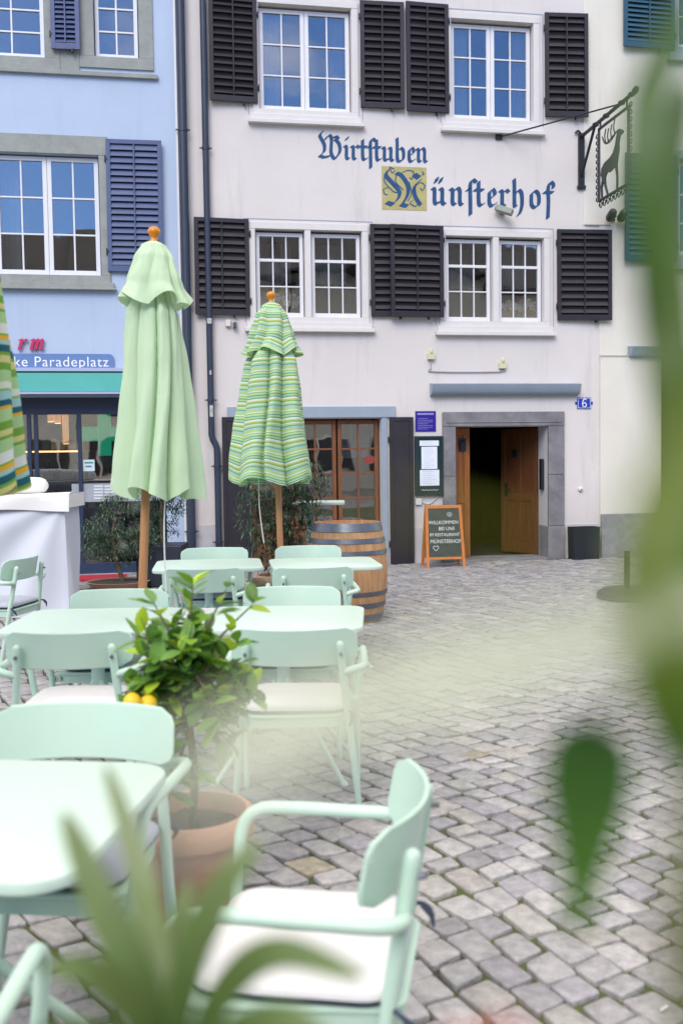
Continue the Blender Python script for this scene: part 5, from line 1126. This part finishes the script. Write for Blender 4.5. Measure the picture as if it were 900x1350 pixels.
for (px, py, a_, lab) in ((874, 1331, .5, 'cigarette end between the cobbles at the bottom right'), (611, 766, 1.2, 'tiny white cigarette end on the cobbles in front of the chalkboard'), (566, 809, 2.0, 'tiny white cigarette end on the cobbles right of the barrel')):
    q = on_z(px, py, .012); b = MB(); b.tube([(-.012, 0, .004), (.012, 0, .004)], .004, 8); o = b.build('cigarette_end', MATS['white_tarpaulin'], None); o.location = (q.x, q.y, .012); o.rotation_euler = (0, 0, a_); tag(o, lab, 'cigarette end', 'cigarette ends dropped on the cobbles')
# red door mat of the pharmacy
q = on_z(122, 763.5); b = MB(); b.prism(rrect(.85, .55, .02), .012, .026, 'z'); o = b.build('door_mat', mat('red_mat', srgb(176, 40, 62), .95, bump=.4, bscale=300), None); o.location = (q.x, q.y, 0); tag(o, 'red door mat on the paving in front of the pharmacy', 'door mat')
# folded beige blankets basket between far tables
p = spot(343, 7.5); t_ = thing('blanket_basket', 'folded beige blankets on a low stool between the two far tables', 'blankets', (p.x, p.y, 0), -YAW)
b = MB(); b.box(-.13, .13, -.12, .12, .40, .43)
for sx_, sy in ((-1, -1), (1, -1), (1, 1), (-1, 1)): b.box(sx_ * .10 - .012, sx_ * .10 + .012, sy * .09 - .012, sy * .09 + .012, .012, .40)
b.build('stool', M_mint, t_, bev=.003)
for k in range(3):
    b = MB(); slab(b, rrect(.25 - .01 * k, .22, .03), .432 + k * .055, .483 + k * .055, .018); b.build('blanket', mat('beige_wool', srgb(184, 160, 140), .95, bump=.5, bscale=200), t_, smooth=True)

# ------------------------------------------------------------------ foreground plants (out of focus)
def strap(b, pts, wid, col, fold=.15, up=None, tip=None, blunt=0):
    """long blade along a smooth path, pointed at both ends"""
    P = [Vector(p) for p in pts]; Q = []
    for i in range(len(P) - 1):
        a, b_, c, d = P[max(i - 1, 0)], P[i], P[i + 1], P[min(i + 2, len(P) - 1)]
        for k in range(6):
            t = k / 6; Q.append(.5 * ((2 * b_) + (c - a) * t + (2 * a - 5 * b_ + 4 * c - d) * t * t + (3 * b_ - a - 3 * c + d) * t ** 3))
    Q.append(P[-1]); n = len(Q); o = len(b.v)
    for i, q in enumerate(Q):
        t = i / (n - 1); d = (Q[min(i + 1, n - 1)] - Q[max(i - 1, 0)]).normalized(); vw = (up if up is not None else (CAM - q)).normalized(); s = d.cross(vw).normalized(); nn = s.cross(d)
        w_ = wid * .5 * (math.sin(PI * (t * .93 + .05)) ** .65) if not blunt else wid * .5 * min(1, t * 6) ** .5 * (1 - max(0, t - .35) / .65) ** .8; b.v += [tuple(q - s * w_ + nn * w_ * fold), tuple(q), tuple(q + s * w_ + nn * w_ * fold)]; cc = col if tip is None else tuple(col[k] * (1 - t) + tip[k] * t for k in range(3)); b.c += [(*jit([c * 1.12 for c in cc], .05), 1), (*jit(cc, .05), 1), (*jit([c * .9 for c in cc], .05), 1)]
    for i in range(n - 1):
        a = o + i * 3; b.f += [(a, a + 1, a + 4, a + 3), (a + 1, a + 2, a + 5, a + 4)]; b.mi += [0, 0]
FG = lambda px, py, Z: at(px, py, Z)
# right: tall bamboo-like plant whose canes stand just outside the frame
pp = spot(1330, .55); t_ = thing('tall_potted_plant', 'blurred tall plant with long green leaves hanging into the right edge, close to the lens', 'plant', (pp.x, pp.y, 0))
off = Vector((pp.x, pp.y, 0))
b = MB(); b.lathe([(.15, .012), (.2, .38), (.215, .39), (.215, .43), (.19, .43), (.185, .40)], 36, close=False); b.lathe([(.185, .40), (.001, .41)], 36, close=False); b.build('pot', M_terr, t_, smooth=True)
c1 = [Vector((pp.x, pp.y, .4)), FG(1180, 1100, .5), FG(1090, 500, .42), FG(985, 60, .40), FG(930, -160, .38)]
c2 = [Vector((pp.x + .03, pp.y, .4)), FG(1150, 1150, .40), FG(1060, 800, .32), FG(1010, 480, .28)]
b = MB(); [b.tube([q - off for q in c], [.006, .005, .004, .003, .002][:len(c)], 8, smooth=5) for c in (c1, c2)]; b.build('cane', mat('cane_green', srgb(90, 120, 50), .5), t_, smooth='all')
gA, gB, gC = lin((58, 92, 34)), lin((92, 112, 36)), lin((40, 78, 26))
b = MB(); b.c = []
kz = .74
def F2(x, y, Z): return FG(x, y, Z * kz)
strap(b, [F2(945, -60, .36), F2(880, 60, .35), F2(848, 160, .34), F2(852, 300, .34), F2(880, 420, .35)], .015 * kz, gA, tip=lin((70, 104, 40)))
strap(b, [F2(910, 110, .40), F2(878, 230, .38), F2(872, 330, .37), F2(886, 480, .36), F2(908, 640, .36), F2(930, 760, .36)], .021 * kz, gC, tip=gB)
strap(b, [F2(1010, 480, .30), F2(920, 600, .30), F2(870, 740, .30), F2(874, 900, .30), F2(925, 1060, .31)], .023 * kz, gB, tip=gA)
strap(b, [F2(1060, 560, .33), F2(965, 640, .33), F2(925, 780, .33), F2(915, 980, .33)], .022 * kz, gA, tip=gB)
b.tube([F2(1090, 760, .42), F2(920, 850, .40), F2(800, 930, .38), F2(776, 990, .38)], [.002, .0016, .0012, .001], 6, smooth=5); b.c += [(*gA, 1)] * (len(b.v) - len(b.c))
strap(b, [F2(780, 950, .38), F2(774, 1040, .38), F2(768, 1130, .38), F2(757, 1240, .38)], .031 * kz, gC, blunt=1, tip=lin((74, 116, 38)))
strap(b, [FG(1080, 960, .20), FG(960, 1040, .17), FG(922, 1180, .16), FG(900, 1400, .16)], .0115, lin((92, 98, 48)))
# blades blurred to veils very close to the lens; near-white ones paint lit haze
strap(b, [FG(930, 540, .15), FG(872, 640, .14), FG(856, 780, .135), FG(870, 960, .14)], .0066, lin((104, 122, 36)))
strap(b, [FG(960, 790, .16), FG(800, 835, .135), FG(620, 880, .118), FG(420, 935, .112), FG(230, 1000, .11)], .0088, lin((214, 220, 196)))
strap(b, [FG(640, 850, .13), FG(450, 960, .11), FG(320, 1040, .105), FG(160, 1110, .10)], .0034, lin((222, 226, 208)))
strap(b, [FG(735, 705, .15), FG(670, 695, .14), FG(590, 680, .13), FG(490, 655, .13)], .0016, lin((120, 124, 40)))
b.v = [tuple(Vector(v) - off) for v in b.v]
b.build('foliage', M_fleaf, t_, smooth='all', fixn=False)
# bottom left: spiky plant in a tall planter under the lens
pp = FG(225, 1420, .53); pp = Vector((pp.x, pp.y, 0)); t_ = thing('spiky_potted_plant', 'blurred spiky green plant in the bottom left foreground', 'plant', (pp.x, pp.y, 0))
rt = FG(225, 1420, .53)
b = MB(); b.lathe([(.10, .012), (.125, .80), (.135, .81), (.135, .84), (.115, .84), (.11, .81)], 36, close=False); b.lathe([(.11, .81), (.001, .82)], 36, close=False); b.build('pot', mat('tall_planter_grey', srgb(120, 124, 124), .7), t_, smooth=True)
b = MB(); b.tube([(0, 0, .8), (.003, 0, rt.z + .02)], [.012, .009], 8); b.build('stem', MATS['cane_green'], t_)
b = MB(); b.c = []; gg = lin((76, 102, 50)); gd_ = lin((56, 84, 34))
for pts, w_n, c in (
    ([(215, 1420, 1), (180, 1290, 1), (130, 1180, 1.02), (84, 1072, 1.05)], 44, gg), ([(225, 1420, 1), (205, 1280, 1.03), (185, 1150, 1.1), (140, 1010, 1.15)], 36, lin((120, 140, 90))),
    ([(225, 1420, 1), (245, 1290, .95), (290, 1180, .92), (345, 1110, .9)], 46, gd_),
    ([(235, 1420, 1), (300, 1300, .95), (370, 1255, .9), (480, 1290, .85)], 36, gg),
    ([(225, 1420, 1), (175, 1330, .95), (120, 1280, .9), (60, 1275, .88)], 34, gg), ([(225, 1420, 1), (170, 1390, .9), (90, 1370, .85), (10, 1400, .8)], 40, gd_),
    ([(235, 1420, 1), (300, 1370, .9), (380, 1350, .85), (450, 1400, .8)], 40, gd_), ([(225, 1420, 1), (215, 1330, 1.05), (228, 1240, 1.12), (250, 1160, 1.16)], 34, gg)):
    strap(b, [FG(x_, y_, k_ * .53) for x_, y_, k_ in pts], w_n * 1.15 / 1312 * .53, c, tip=lin((122, 142, 88)), up=Vector((-.1, -.6, .8)) if w_n > 43 else None)
b.v = [tuple(Vector(v) - pp) for v in b.v]
b.build('foliage', M_fleaf, t_, smooth='all', fixn=False)
# pink geranium petal very close, bottom centre right
pp = spot(700, .25); t_ = thing('geranium', 'blurred pink flower head at the bottom edge right of the sideways chair', 'flower', (pp.x, pp.y, 0))
b = MB(); b.lathe([(.07, .012), (.09, .9), (.1, .92)], 24); b.build('pot', M_terr, t_, smooth=True)
hd = FG(640, 1395, .22); b = MB(); b.tube([(0, 0, .9), Vector(hd) - pp], .0025, 6); b.build('stem', MATS['cane_green'], t_)
b = MB(); b.c = []; R = random.Random(2)
for k in range(10):
    th = R.uniform(0, 6.28); el = R.uniform(-.3, 1.2); add_leaf(b, Vector(hd) - pp, (math.cos(th) * math.cos(el), math.sin(th) * math.cos(el), math.sin(el)), (0, 0, 1), .011, .008, lin((226, 150, 140)))
b.build('petals', M_fleaf, t_, smooth='all', fixn=False)
